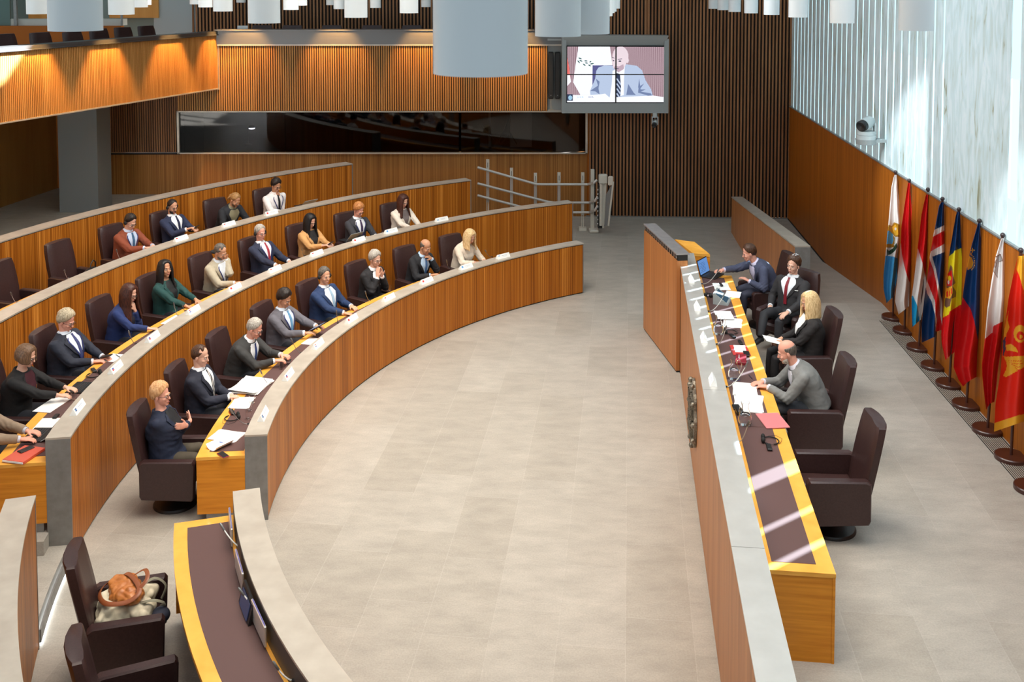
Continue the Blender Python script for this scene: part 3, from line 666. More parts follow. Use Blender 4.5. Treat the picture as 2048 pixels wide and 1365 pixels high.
# dome cameras
def ptz(name, p, lab, head_dir, scale=1.0, hang=False):
    o = empty(name, p, label=lab, cat='camera'); o.scale = (scale,)*3
    sg = -1 if hang else 1
    CM = mat('camera_shell', (.50, .54, .54), .4)
    m = M(); m.lathe([(0, 0), (.13, 0), (.13, .05*1), (.10, .07), (0, .07)] if not hang else [(0, 0), (.05, 0), (.05, -.1), (0, -.1)], n=28); m.build('base', CM, o, smooth=True)
    m = M()
    if not hang:
        m.box((-.115, 0, .14), (.02, .09, .16), bev=.01); m.box((.115, 0, .14), (.02, .09, .16), bev=.01); m.lathe([(0, .06), (.125, .06), (.12, .11), (0, .11)], n=28)
    else:
        m.box((-.06, 0, -.17), (.02, .08, .18), bev=.01); m.box((.06, 0, -.17), (.02, .08, .18), bev=.01); m.box((0, 0, -.09), (.14, .08, .02), bev=.005)
    m.build('yoke', CM, o, smooth=True)
    hz = .21 if not hang else -.22
    hd = Vector(head_dir).normalized(); q = hd.to_track_quat('Z', 'Y').to_matrix(); r_ = .085 if not hang else .06
    m = M(); m.lathe([(0, -.12), (r_*.8, -.12), (r_, -.09), (r_, .05), (r_*.92, .07), (0, .07)], (0, 0, hz), 24, 0, q); m.build('head', CM, o, smooth=True)
    m = M(); m.lathe([(r_*.9, .06), (r_*.9, .13), (r_*.7, .14), (0, .12)], (0, 0, hz), 24, 0, q); m.build('lens', BLACK, o, smooth=True)
    return o
yb = 17.0; p = at_Y(1750, 278, yb); 
o = ptz('ptz_camera', (wallx(yb)-.30, yb, p.z), 'white remote video camera on a bracket on the marble wall', (-.9, -.75, -.25), 1.25)
m = M(); m.box((.10, 0, -.02), (.30, .16, .04)); m.lathe([(0, -.07), (.13, -.07), (.14, 0), (0, 0)], n=28); m.build('bracket', GREYM, o)
p = at_Y(1310, 226, 24.9); ptz('ptz_camera', (p.x, 24.9, p.z), 'small grey camera hanging under the video wall', (-.3, -1, -.35), 1.15, True)

# ------------------------------------------------------------------ hanging tubular lamps
LAMPM = mat('lamp_white', (.66, .71, .74), .45)
N, L, B = nodes_of(LAMPM)
lamps = [(961, 190, 146, 'largest'), (1116, 92, 72, ''), (1175, 88, 67, ''), (1189, 60, 40, ''), (1201, 48, 32, ''), (1209, 40, 26, ''), (1216, 34, 23, ''), (1225, 30, 17, ''),
 (151.5, 103, 61, ''), (75, 41, 28, ''), (243, 49.5, 29, ''), (278, 34, 14.5, ''), (288, 27, 9.5, ''), (391, 22, 8.5, ''), (411, 27.5, 14.5, ''), (446, 37.6, 22.5, ''), (482, 18, 5, ''), (528.5, 63, 46, ''),
 (582, 30, 19.5, ''), (601, 26, 11, ''), (662, 19, 10, ''), (678, 21.5, 18, ''), (712, 45.5, 35, ''), (751, 21.5, 15.5, ''), (818, 37, 26, ''), (852, 18.8, 14, ''),
 (1427, 20, 17.5, ''), (1446, 22, 20, ''), (1469, 24, 23.5, ''), (1502, 27, 26.3, ''), (1543, 30.6, 29.5, ''), (1596, 37.3, 34.5, ''), (1684, 47.6, 46, ''), (1832, 66.3, 61, '')]
DL = .22
for i, (x, w_, yb, k) in enumerate(lamps):
    Yd = FPX*DL/w_; p = at_Y(x, yb, Yd); r = DL/2
    OW = ['leftmost', 'second from the left', 'third from the left', 'fourth from the left', 'fifth from the left', 'sixth from the left', 'seventh from the left', 'eighth from the left', 'ninth from the left']
    def nth(lo, hi): return OW[sorted(q[0] for q in lamps if lo < q[0] < hi).index(x)]
    if k: lab = 'huge blurred white tubular lamp nearest the camera'
    elif x < 330: lab = 'white tubular lamp over the left gallery, ' + nth(0, 330) + ' there'
    elif x < 630: lab = 'white tubular lamp over the left half of the booth fascia, ' + nth(330, 630)
    elif x < 900: lab = 'white tubular lamp between mid fascia and the huge lamp, ' + nth(630, 900)
    elif x < 1300: lab = 'white tubular lamp in the file receding from the huge one, ' + nth(1000, 1300)
    else: lab = 'white tubular lamp in the file at the upper right, ' + nth(1300, 2000)
    m = M(); m.lathe([(r*.93, .03), (r*.93, 0), (r, 0), (r, 2.2), (0, 2.2)], n=40)
    o = m.build('tubular_lamp', LAMPM, smooth=30); o.location = (p.x, Yd, p.z); tag(o, lab, 'lamp', 'hanging tubular lamps')

# ------------------------------------------------------------------ warm spots washing the fascia and the left gallery
for px in (65, 207, 335, 427):
    q = at_Y(px, 100, 22); dirx = (px-CX)/FPX
    # point of the gallery front seen at this column
    tt = (gA.x - dirx*gA.y)/(dirx*gdir.y - gdir.x); b_ = gA + gdir*tt
    pos = Vector((b_.x, b_.y, 5.55)) - gn*.62; tgt = Vector((b_.x, b_.y, 3.6)) - gn*.10
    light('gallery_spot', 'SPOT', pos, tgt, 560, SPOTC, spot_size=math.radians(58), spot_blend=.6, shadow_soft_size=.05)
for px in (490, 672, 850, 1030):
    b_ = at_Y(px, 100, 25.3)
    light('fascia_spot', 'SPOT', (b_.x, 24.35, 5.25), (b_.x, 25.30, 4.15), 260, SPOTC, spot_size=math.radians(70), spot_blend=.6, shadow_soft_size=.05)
# ------------------------------------------------------------------ chairs
def chair_proto():
    t = empty('conference_chair', (0, 0, 0))
    m = M(); m.box((0, .02, .385), (.50, .54, .13), bev=.03); m.build('seat', LEATH, t, smooth=50)
    m = M(); m.box((0, 0, .30), (.44, .46, .06), bev=.01); m.build('seat_frame', LEATH, t)
    for sx in (-1, 1):
        m = M(); hw = .05; x = sx*.305
        prof = [(-.30, .26), (-.28, .22), (.27, .19), (.30, .22), (.315, .61), (.29, .645), (-.26, .655), (-.30, .63)]
        rings = [[Vector((x+dx*hw, y, z)) if abs(dx) == 1 else Vector((x+dx*hw, y, z)) for y, z in [(yy*(1 if abs(dx) < 1 else .965), zz if abs(dx) < 1 else .42+(zz-.42)*.94) for yy, zz in prof]] for dx in (-1, -.7, .7, 1)]
        m.loft(rings); m.build('armrest', LEATH, t, smooth=35)
    m = M(); rings = []
    for k in range(9):
        v = k/8; z = .42 + .72*v; yb = -.228 - .13*v - .015*v*v; wd = .265 + .02*math.sin(PI*v) - (.0 if k < 8 else .012)
        if k == 8: z -= .0
        ring = []
        th = .135
        pts = [(-1, 0.10), (-.98, -.02), (-.9, .0), (0, .0), (.9, .0), (.98, -.02), (1, .10)]
        front = [(u*wd, yb - (.012 if abs(u) < .5 else 0) - (.015 if abs(u) > .95 else 0)) for u in (-1, -.9, -.5, 0, .5, .9, 1)]
        back = [(u*wd, yb - th + .055*abs(u)**2.2) for u in (1, .8, .5, 0, -.5, -.8, -1)]
        ring = [Vector((x, y, z)) for x, y in front + back]
        rings.append(ring)
    c_ = sum(rings[-1], Vector())/len(rings[-1])
    rings.append([c_ + (p-c_)*.93 + Vector((0, 0, .012)) for p in rings[-1]])
    m.loft(rings); m.build('backrest', LEATH, t, smooth=38)
    m = M(); m.lathe([(0, .28), (.05, .28), (.045, .05), (0, .05)], n=20); m.build('pedestal', BLACK, t, smooth=40)
    m = M(); m.lathe([(0, .055), (.08, .055), (.235, .03), (.25, .012), (.25, 0), (0, 0)], n=36); m.build('base_plate', BLACK, t, smooth=40)
    return t
CH = chair_proto(); used_ch = [False]
def chair(p, rz, label, group):
    o = CH if not used_ch[0] else dup(CH)
    used_ch[0] = True
    return place(o, p, rz, label, 'chair', group)
def face(a): return math.radians(a + 90)          # local +Y towards the centre for a seat at polar angle a
RS = 1.12
seats1 = [182.8, 175.8, 168.8, 161.7, 154.7, 147.5, 140.4, 133.8]
seats2 = [186.0, 180.2, 174.2, 168.0, 162.4, 156.4, 150.6, 145.0, 139.2, 133.6]
seats3 = [165.9, 160.8, 156.0, 151.2, 146.0, 141.0]
n1 = ['blond woman with crossed arms', 'dark-haired man with a striped tie', 'silver-haired man reading his phone', 'man in the grey suit with a tablet', 'man in the navy suit with headphones', 'man with hands pressed to his mouth', 'bald man resting his chin', 'blond woman in the cream jacket']
for a, n_ in zip(seats1, n1): chair(pol(8.56+RS, a, 0), face(a), 'front row armchair occupied by the ' + n_, 'armchairs of the front row')
n2 = ['bearded man cut off by the left edge', 'woman in the black cardigan', 'fair-haired stout man in navy', 'long-haired woman in blue', 'black-haired woman in green', 'man in the beige jacket', 'grey-haired man with headphones', 'woman in the tan jacket', 'ginger-haired man with glasses', 'woman in the white jacket']
for a, n_ in zip(seats2, n2): chair(pol(10.49+RS, a, .3), face(a), 'second row armchair occupied by the ' + n_, 'armchairs of the second row')
n3 = ['empty dark leather armchair at the left end of the topmost row', 'empty dark leather armchair of the topmost row holding a black handbag', 'dark leather armchair of the topmost row under the man in the rust jacket', 'dark leather armchair of the topmost row under the bearded man with headphones', 'dark leather armchair of the topmost row under the long-haired man', 'dark leather armchair of the topmost row under the man in the white shirt']
for a, n_ in zip(seats3, n3): chair(pol(12.56+RS, a, .57), face(a), n_, 'armchairs of the topmost row')
chair(pol(9.70, 199.9, .0), face(199.9-3), 'empty foreground armchair holding a brown bag and a beige backpack', 'armchairs in the left foreground')
chair(pol(9.68, 207.2, .0), face(207.2-3), 'empty foreground armchair at the bottom edge in front of the one with bags', 'armchairs in the left foreground')
pang = math.atan2(PN.y, PN.x)                      # podium outward normal
def pface(off=0.0): return pang + PI/2 + math.radians(off)   # local +Y towards -PN
chair(pd(1.29, 5.12, .5), pface(3), 'empty dark leather armchair at the near end of the podium', 'podium armchairs')
chair(pd(1.36, 3.52, .5), pface(2), 'podium armchair under the bald man in the grey suit', 'podium armchairs')
chair(pd(1.55, 1.85, .5), pface(6), 'podium armchair behind the blond woman with headphones', 'podium armchairs')
chair(pd(1.62, .20, .5), pface(48), 'podium armchair turned towards the room behind the man with the red tie', 'podium armchairs')
chair(pd(1.42, -.90, .5), pface(14), 'podium armchair mostly hidden under the man leaning to the laptop', 'podium armchairs')
# gallery chairs: only their backs rise over the rail
gx = [(37, 69, 'at the far left'), (108, 66, 'left of the large tubular lamp'), (172, 64.5, 'under the large tubular lamp'), (224, 58, 'just right of the large tubular lamp'), (272, 55.5, 'second from the corner'), (318, 52.5, 'nearest the corner')]
for x, y, n_ in gx:
    dirx = (x-CX)/FPX; tt = ((gA+gn*.95).x - dirx*(gA+gn*.95).y)/(dirx*gdir.y - gdir.x); b_ = gA + gn*.95 + gdir*tt
    z = at_Y(x, y, b_.y).z
    o = chair((b_.x, b_.y, z-1.15), math.atan2(gn.y, gn.x)+PI/2, 'dark chair back above the left gallery rail, ' + n_, 'chairs in the left gallery')
for x, n_ in ((517, 'beside the white laptop'), (578, 'second from the left'), (658, 'in the middle'), (740, 'left of the huge lamp'), (821, 'touching the huge lamp')):
    Yg = 26.6; z = at_Y(x, 52, Yg).z
    chair((at_Y(x, 52, Yg).x, Yg, z-1.15), PI, 'low dark chair back above the booth fascia, ' + n_, 'chairs in the rear gallery')
p = at_Y(485, 56, 26.1)
o = empty('laptop', (p.x, 26.1, p.z-.16), label='white laptop lid above the booth fascia', cat='laptop')
m = M(); m.box((0, 0, .12), (.27, .01, .2), Matrix.Rotation(-.2, 3, 'X')); m.build('screen', WHITE, o); m = M(); m.box((0, .12, .01), (.27, .2, .015)); m.build('keyboard', GREYM, o)

# ------------------------------------------------------------------ small things
def gooseneck(base, tip, label, group, white=False, r=.0042):
    base = Vector(base); tip = Vector(tip); t = empty('gooseneck_microphone', base, label=label, cat='microphone', group=group)
    d = tip - base; h = Vector((d.x, d.y, 0))
    P = []
    for k in range(11):
        u = k/10; b1 = h*.45 + Vector((0, 0, d.z*.02)); p = b1*(2*u*(1-u)) + d*(u*u)
        P.append(p)
    m = M(); m.tube(P, r, 6); m.build('stem', mat_mic[1 if white else 0], t, smooth=60)
    e = (P[-1]-P[-2]).normalized()
    m = M(); m.tube([P[-1]-e*.05, P[-1]-e*.045, P[-1]+e*.015, P[-1]+e*.03], [.006, .010, .011, .005], 8); m.build('microphone_head', mat_mic[2], t, smooth=60)
    m = M(); m.lathe([(0, .008), (.018, .008), (.02, 0), (0, 0)], n=12); m.build('socket', BLACK, t)
    return t
mat_mic = [mat('mic_grey', (.30, .30, .30), .35, .6), mat('mic_white', (.70, .70, .68), .4), mat('mic_head', (.20, .20, .20), .4, .5)]
g1, g2, g3 = 'desk microphones of the front row', 'desk microphones of the second row', 'desk microphones of the topmost row'
for bx, by, tx, ty, z, lab in ((497, 849, 461, 820, .75, 'gooseneck microphone at the near end of the front row, beside the headset'), (541, 769, 521, 742, .75, 'gooseneck microphone over the big pile of papers'),
        (603, 706, 583, 680, .75, 'gooseneck microphone left of the tablet man in grey'), (676, 647, 673, 624, .75, 'gooseneck microphone in front of the man in the navy suit'), (740, 601, 731, 585, .75, 'gooseneck microphone before the man with hands at his mouth'), (900, 537, 893, 522, .75, 'gooseneck microphone between the bald man and the blond woman'), (984, 514, 971, 502, .75, 'gooseneck microphone right of the blond woman in cream')):
    gooseneck(at_z(bx, by, z), at_z(tx, ty, z+.20), lab, g1)
for bx, by, tx, ty, lab in ((272, 688, 258, 665, 'gooseneck microphone left of the long-haired woman in blue'), (357, 632, 348, 609, 'gooseneck microphone before the woman in green'), (372, 622, 366, 612, 'short microphone right of the woman in green'), (609, 512, 604, 499, 'gooseneck microphone left of the woman in tan')):
    gooseneck(at_z(bx, by, 1.05), at_z(tx, ty, 1.25), lab, g2)
for bx, by, tx, ty, lab in ((36, 605, 22, 587, 'gooseneck microphone before the leftmost empty chair'), (138, 556, 129, 542, 'gooseneck microphone before the chair with the handbag'), (243, 518, 233, 501, 'gooseneck microphone left of the man in the rust jacket')):
    gooseneck(at_z(bx, by, 1.40), at_z(tx, ty, 1.62), lab, g3, True)
for bx, by, tx, ty, lab in ((1404, 568, 1437, 540, 'white gooseneck microphone at the open laptop'), (1417, 623, 1449, 588, 'gooseneck microphone over the tilted tablet'), (1434, 689, 1452, 655, 'white gooseneck microphone at the first water carafe'), (1452, 774, 1494, 728, 'white gooseneck microphone before the bald man'), (1475, 883, 1497, 846, 'white gooseneck microphone by the nearest carafe')):
    gooseneck(at_z(bx, by, 1.26), at_z(tx, ty, 1.55), lab, 'podium microphones', True, .0048)
for bx, by, tx, ty, lab in ((482, 1096, 443, 1052, 'gooseneck microphone at the far end of the foreground desk'), (524, 1220, 481, 1182, 'gooseneck microphone in the middle of the foreground desk'), (588, 1362, 550, 1330, 'gooseneck microphone at the bottom edge')):
    gooseneck(at_z(bx, by, 1.02), at_z(tx, ty, 1.15), lab, 'microphones of the foreground desk', True, .006)
# retractable screens of the foreground desk
for k, (a, up) in enumerate(((198.9, 1), (203.6, 1), (206.5, 0), (208.6, 1))):
    q = pol(8.55+.275, a, .955); rz = face(a)
    t = empty('desk_screen', q, rz, ('silver pop-up screen in the foreground desk, ' + ('far end', 'middle', '', 'bottom edge')[k]) if up else 'dark recessed screen in the foreground desk', 'screen', 'screens sunk in the foreground desk')
    if up:
        m = M(); m.box((0, 0, .10), (.40, .018, .16), bev=.004); m.build('frame', STEEL_P, t); m = M(); m.box((0, .0, .185), (.36, .006, .006)); m.build('edge', em('violet_edge', (.35, .30, .9), .5), t)
    else:
        m = M(); m.box((0, -.02, .07), (.36, .02, .20), Matrix.Rotation(-.25, 3, 'X')); m.build('frame', BLACK, t); m = M(); m.box((0, -.036, .075), (.26, .006, .13), Matrix.Rotation(-.25, 3, 'X')); m.build('display', em('dim_display', (.05, .06, .13), .6), t)

def nameplate(p, rz, label, group, cols=None, w_=.30, upright=False):
    t = empty('name_plate', p, rz, label, 'name plate', group)
    h, d = .075, .04
    m = M(); m.prism([(-w_/2, -d), (w_/2, -d), (w_/2, d), (-w_/2, d)], 0, .001)
    vs = [(-w_/2, -d, 0), (w_/2, -d, 0), (w_/2, 0, h), (-w_/2, 0, h), (-w_/2, d, 0), (w_/2, d, 0)]
    m.add(vs, [(0, 1, 2, 3), (5, 4, 3, 2), (0, 3, 4), (1, 5, 2)]); m.build('card', PAPER, t)
    sl = math.atan2(h, d)
    # print on the face turned to the open floor (local +Y)
    def on(xc, zc, w2, h2, mt, nm='flag_print', off=.0012):
        mm_ = M(); y = d*(1-zc/h); 
        n = Vector((0, math.sin(sl), math.cos(sl))); up = Vector((0, -math.cos(sl), math.sin(sl))); c_ = Vector((xc, y, zc)) + n*off
        vs = [c_ + Vector((sx*w2/2, 0, 0)) + up*(sy*h2/2) for sx, sy in ((-1, -1), (1, -1), (1, 1), (-1, 1))]
        mm_.add(vs, [(0, 1, 2, 3)]); mm_.build(nm, mt, t)
    if cols:
        n_ = len(cols)
        for i, c2 in enumerate(cols):
            on(.105, .045-(i-(n_-1)/2)*(.030/n_), .040, .030/n_, c2)
    on(-.02, .046, .13, .007, INKG, 'lettering'); on(-.02, .030, .10, .004, INKG, 'lettering')
    return t
INKG = mat('grey_ink', (.50, .54, .62), .8); F_R = mat('ink_red', (.65, .03, .03), .7); F_B = mat('ink_blue', (.03, .08, .40), .7); F_W = mat('ink_white', (.85, .85, .85), .7); F_LB = mat('ink_light_blue', (.10, .35, .70), .7); F_N = mat('ink_navy', (.02, .03, .15), .7)
plates = [(528, 828, 1, [F_N, F_LB, F_N], 'nearest the end of the front row'), (572, 749, 1, [F_B, F_R], 'of the front row beside the silver-haired man'), (633, 688, 1, [F_R, F_W, F_B], 'of the front row before the tablet man'), (697, 637, 1, [F_R], 'of the front row before the man in the navy suit'), (769, 594, 1, [F_R, F_W], 'of the front row before the man with hands at his mouth'), (846, 560, 1, [F_R], 'of the front row before the bald man'), (926, 532, 1, [F_LB], 'of the front row left of the blond woman'), (1001, 511, 1, [F_LB, F_W], 'of the front row farthest right'),
 (158, 815, 2, [F_N, F_LB, F_N], 'of the second row nearest its end'), (232, 735, 2, [F_B, F_R], 'of the second row before the fair-haired man'), (307, 674, 2, [F_B, F_R], 'of the second row before the woman in blue'), (386, 620, 2, [F_R, F_W, F_B], 'of the second row before the woman in green'), (469, 575, 2, [F_R], 'of the second row before the beige jacket'), (552, 539, 2, [F_R, F_W], 'of the second row before the grey-haired man'), (635, 507, 2, [F_R, F_W], 'of the second row before the woman in tan'), (718, 480, 2, [F_R], 'of the second row left of the ginger-haired man'), (781, 462, 2, [F_LB], 'of the second row right of the ginger-haired man'), (883, 439, 2, [F_W, F_LB], 'of the second row farthest right'),
 (361, 477, 3, [F_R, F_W], 'of the topmost row before the bearded man'), (454, 448, 3, [F_R, F_W], 'of the topmost row before the long-haired man'), (537, 425, 3, [F_R], 'of the topmost row before the white shirt')]
zr = {1: .98, 2: 1.30, 3: 1.56}; Rr = {1: 8.56, 2: 10.49, 3: 12.56}
for x, y, r_, cc, lab in plates:
    q = at_z(x, y, zr[r_]+.03); a = math.degrees(math.atan2(q.y-C[1], q.x-C[0])) % 360
    nameplate(pol(Rr[r_]+.12, a, zr[r_]), face(a), 'white name plate ' + lab, 'name plates on row %s' % ('one', 'two', 'three')[r_-1], cc)
for x, y, lab in ((1385, 557, 'farthest'), (1393, 612, 'second farthest'), (1404, 675, 'second nearest'), (1427, 760, 'nearest')):
    q = at_z(x, y, CZ+.03); s_ = (Vector((q.x, q.y, 0))-PA).dot(PU)
    nameplate(pd(.17, s_, CZ), pface(0), 'white name plate on the podium top, ' + lab, 'name plates on the podium', w_=.24)

def sheet(p, rz, w_, h_, label, group=None, n=1, cat='paper', mt=None, curl=0.0):
    w_ *= 1.12; h_ *= 1.12
    t = M(); z = .0
    nx = 8
    for k in range(n):
        an = random.uniform(-.12, .12)*(k > 0); c_, s_ = math.cos(an), math.sin(an); zz = .0025*k + .001
        vs = []
        for i in range(nx+1):
            for j in (0, 1):
                x = -w_/2 + w_*i/nx; y = -h_/2 + h_*j; dz = curl*(abs(i/nx-.5)*2)**3 if k == n-1 else 0
                vs.append((x*c_-y*s_ + .01*k, x*s_+y*c_, zz+dz))
        top = [(2*i, 2*i+2, 2*i+3, 2*i+1) for i in range(nx)]
        b = len(vs); vs += [(v[0], v[1], v[2]-.002) for v in vs]
        fs = top + [tuple(b+q for q in f[::-1]) for f in top]
        fs += [(0, 1, b+1, b), (2*nx+1, 2*nx, b+2*nx, b+2*nx+1)]
        for i in range(nx):
            fs += [(2*i+2, 2*i, b+2*i, b+2*i+2), (2*i+1, 2*i+3, b+2*i+3, b+2*i+1)]
        t.add(vs, fs)
    o = t.build('paper_sheets' if n > 1 else 'paper_sheet', mt or PAPER); return place(o, p, rz, label, cat, group)
def folder(p, rz, w_, h_, col, label, name='folder', th=.012):
    t = empty(name, p, rz, label, 'folder'); mt = mat('folder_'+name, col, .45)
    m = M(); m.box((0, 0, th/2), (w_, h_, th), bev=.003); m.build('cover', mt, t)
    m = M(); m.box((0, -.004, th/2), (w_-.006, h_-.0, th*.6)); m.build('pages', PAPER, t)
    return t
def laptop(p, rz, label, open_=1.75, w_=.34, d_=.23, scr=(.12, .28, .62), es=1.0):
    t = empty('laptop', p, rz, label, 'laptop')
    m = M(); m.box((0, 0, .009), (w_, d_, .016), bev=.003); m.build('base', BLACK, t)
    m = M()
    for i in range(12):
        for j in range(4): m.box((-w_*.42+w_*.84*(i+.5)/12, -.02+.028*j, .0185), (.020, .020, .003))
    m.build('keyboard', mat('keys', (.03, .03, .035), .5), t)
    R_ = Matrix.Rotation(-(open_-PI/2), 3, 'X'); h0 = Vector((0, d_/2, .014))
    m = M(); m.box(h0 + R_ @ Vector((0, .004, d_*.5)), (w_, .008, d_), R_, bev=.002); m.build('lid', GREYM if es < .3 else BLACK, t)
    m = M(); c_ = h0 + R_ @ Vector((0, -.002, d_*.5)); m.box(c_, (w_*.93, .003, d_*.88), R_)
    o = m.build('display', em('laptop_display', scr, es), t)
    if es > .3:
        m = M()
        for i in range(7): m.box(h0 + R_ @ Vector((-.05+.02*(i % 3), -.0045, d_*(.2+.09*i))), (w_*(.5-.05*(i % 3)), .002, .004), R_)
        m.build('text_lines', em('laptop_text', (.03, .06, .22), .6), t)
    return t
def phone(p, rz, label, col=(.01, .01, .012), glow=None, parent=None):
    t = empty('mobile_phone', p, rz, label, 'phone'); m = M(); m.box((0, 0, .005), (.075, .155, .009), bev=.003); m.build('case', mat('phone_case', col, .3), t)
    m = M(); m.box((0, 0, .0102), (.068, .145, .001)); m.build('glass', em('phone_glow', glow, .6) if glow else BLACK, t); return t
def tumbler(p, label, group=None, water=.4):
    t = empty('drinking_glass', p, 0, label, 'glass', group)
    m = M(); m.lathe([(0, .0), (.030, 0), (.036, .10), (.034, .10), (.028, .008), (0, .008)], n=20); m.build('glass', GLASS, t, smooth=40); return t
def carafe(p, label, rz=0.0):
    t = empty('water_carafe', p, rz, label, 'carafe', 'glass carafes on the podium'); t.scale = (1.15, 1.15, 1.1)
    m = M(); prof = [(0, 0), (.050, 0), (.062, .03), (.062, .075), (.045, .13), (.030, .17), (.030, .19), (.040, .225), (.037, .225), (.027, .19), (.027, .17), (.042, .13), (.058, .075), (.058, .032), (.047, .006), (0, .006)]
    m.lathe(prof, n=28); m.build('glass_body', GLASS, t, smooth=50)
    m = M(); m.lathe([(0, .008), (.0465, .008), (.0575, .032), (.0575, .075), (.050, .105), (0, .105)], n=28); m.build('water', WATER, t, smooth=50)
    m = M(); m.tube([(.035, 0, .205), (.065, 0, .20), (.078, 0, .16), (.072, 0, .11), (.055, 0, .09)], .004, 8); m.build('handle', GLASS, t, smooth=60)
    return t
def headset(p, rz, label, group='headsets lying on the desks', recv=True):
    t = empty('headset', p, rz, label, 'headset', group)
    m = M(); m.tube([(.085*math.cos(a), .085*math.sin(a), .012) for a in [math.radians(x) for x in range(200, 521, 16)]], .006, 6); m.build('headband', BLACKM, t, smooth=60)
    for s_ in (-1, 1):
        a = math.radians(90+s_*28); q = Vector((.085*math.cos(a), .085*math.sin(a), .030))
        m = M(); m.ball(q, (.032, .022, .030), nu=14, nv=8); m.build('ear_cup', BLACKM, t, smooth=60)
    if recv:
        m = M(); m.box((-.16, .02, .014), (.13, .05, .024), Matrix.Rotation(.1, 3, 'Z'), bev=.005); m.build('receiver', BLACK, t)
    m = M(); m.tube([(.05, .06, .01), (.12, .02, .004), (.15, -.06, .004), (.09, -.12, .004), (-.02, -.10, .004), (-.10, .0, .01)], .0018, 5); m.build('cable', BLACKM, t)
    return t
def pen(p, rz, label, col=(.01, .01, .02)):
    m = M(); m.tube([(-.07, 0, .005), (-.06, 0, .005), (.05, 0, .005), (.068, 0, .005)], [.003, .0045, .0045, .001], 8); o = m.build('pen', mat('pen', col, .3)); return place(o, p, rz, label, 'pen')
Zp = 1.254
def P_(x, y, z=Zp): return at_z(x, y, z)
pf = pface(0)
laptop(P_(1425, 552), pf-PI*.0+.0, 'open black laptop with blue screen at the far end of the podium', 1.85, .36, .25).rotation_euler.z = pf - .5
headset(P_(1419, 592), pf+1.2, 'black headset standing beside the podium cap under the laptop', recv=False)
sheet(P_(1443, 574), pf+.1, .30, .21, 'white sheets under the black receiver by the laptop', 'papers on the podium', 2)
sheet(P_(1466, 589), pf-.2, .28, .20, 'white sheet peeking out behind the tilted tablet', 'papers on the podium')
m = M(); m.box((0, 0, .012), (.13, .045, .022), bev=.005); place(m.build('receiver', BLACK), P_(1442, 571, Zp+.012), pf+.1, 'black receiver on the white sheets near the laptop', 'receiver', 'receivers on the podium')
pen(P_(1437, 580, Zp+.006), pf-.4, 'black pen on the white sheets near the laptop')
t = empty('tablet_on_stand', P_(1443, 604), pf-.25, 'tilted tablet with dark blue screen on a grey wedge stand', 'tablet')
m = M(); m.add([(-.16, -.12, 0), (.16, -.12, 0), (.16, .10, 0), (-.16, .10, 0), (-.16, .10, .16), (.16, .10, .16)], [(0, 3, 2, 1), (0, 1, 5, 4), (3, 4, 5, 2), (0, 4, 3), (1, 2, 5)]); m.build('stand', GREYM, t)
sl_ = math.atan2(.16, .22); Rt = Matrix.Rotation(sl_, 3, 'X'); m = M(); m.box(Vector((0, -.01, .088)), (.30, .25, .008), Rt); m.build('frame', GREYM, t); m = M(); m.box(Vector((0, -.01, .0925)), (.26, .20, .004), Rt); m.build('display', em('tablet_display', (.02, .09, .16), .7), t)
folder(P_(1448, 633), pf+.05, .21, .29, (.75, .45, .45), 'pink folder covered by white sheets before the red-tied man', 'document_folder', .02).rotation_euler.z = pf+PI/2
sheet(P_(1448, 631, Zp+.021), pf+.05, .30, .215, 'white sheets on the pink folder before the red-tied man', 'papers on the podium', 2)
sheet(P_(1465, 647), pf-.1, .32, .22, 'white sheets nearer than the pink folder', 'papers on the podium', 3)
carafe(P_(1437, 668), 'water carafe between the red-tied man and the woman')
headset(P_(1461, 666), pf+.2, 'black headset lying right of the first carafe')
m = M(); m.box((0, 0, .012), (.14, .045, .024), bev=.005); place(m.build('receiver', BLACK), P_(1481, 687), pf+.12, 'black receiver lying before the blond woman', 'receiver', 'receivers on the podium')
folder(P_(1480, 702), pf+PI/2+.05, .22, .33, (.55, .04, .035), 'red folder before the blond woman', 'red_folder')
sheet(P_(1480, 698, Zp+.013), pf+.0, .22, .13, 'white note sheet on the red folder', 'papers on the podium')
phone(P_(1493, 708, Zp+.013), pf+PI/2, 'black phone lying on the red folder')
pen(P_(1467, 700, Zp+.018), pf-.3, 'dark pen on the white note sheet')
folder(P_(1482, 722), pf+PI/2-.1, .13, .30, (.22, .01, .02), 'dark red leather case below the red folder', 'leather_case', .035)
pen(P_(1478, 714, Zp+.04), pf-.12, 'white pen on the dark red case', (.7, .7, .68))
carafe(P_(1468, 758), 'water carafe left of the bald man')
t = empty('spectacles', P_(1476, 760), pf+.1, 'folded spectacles lying by the middle carafe', 'spectacles')
for sx in (-1, 1):
    m = M(); m.tube([(sx*.033+.024*math.cos(a), .018*math.sin(a), .012) for a in [2*PI*i/16 for i in range(17)]], .0018, 5); m.build('rim', F_N, t)
m = M(); m.tube([(-.06, .0, .012), (-.06, .10, .006), (-.05, .13, .004)], .0018, 5); m.tube([(.06, .0, .012), (.05, .10, .006), (.03, .13, .004)], .0018, 5); m.build('temples', F_N, t)
pen(P_(1501, 755), pf+.2, 'long black pen before the bald man')
sheet(P_(1490, 781), pf-.03, .34, .24, 'white sheet under the hands of the bald man', 'papers on the podium', 3)
sheet(P_(1497, 808), pf-.12, .40, .27, 'large white sheets nearest the bald man', 'papers on the podium', 4)
m = M(); m.box((0, 0, .03), (.12, .07, .06), bev=.015); m.box((.14, .0, .012), (.12, .08, .024), bev=.006); place(m.build('conference_unit', BLACK), P_(1478, 828), pf+.1, 'black conference unit behind the nearest carafe', 'conference unit')
carafe(P_(1490, 850), 'water carafe nearest the camera', -2.6)
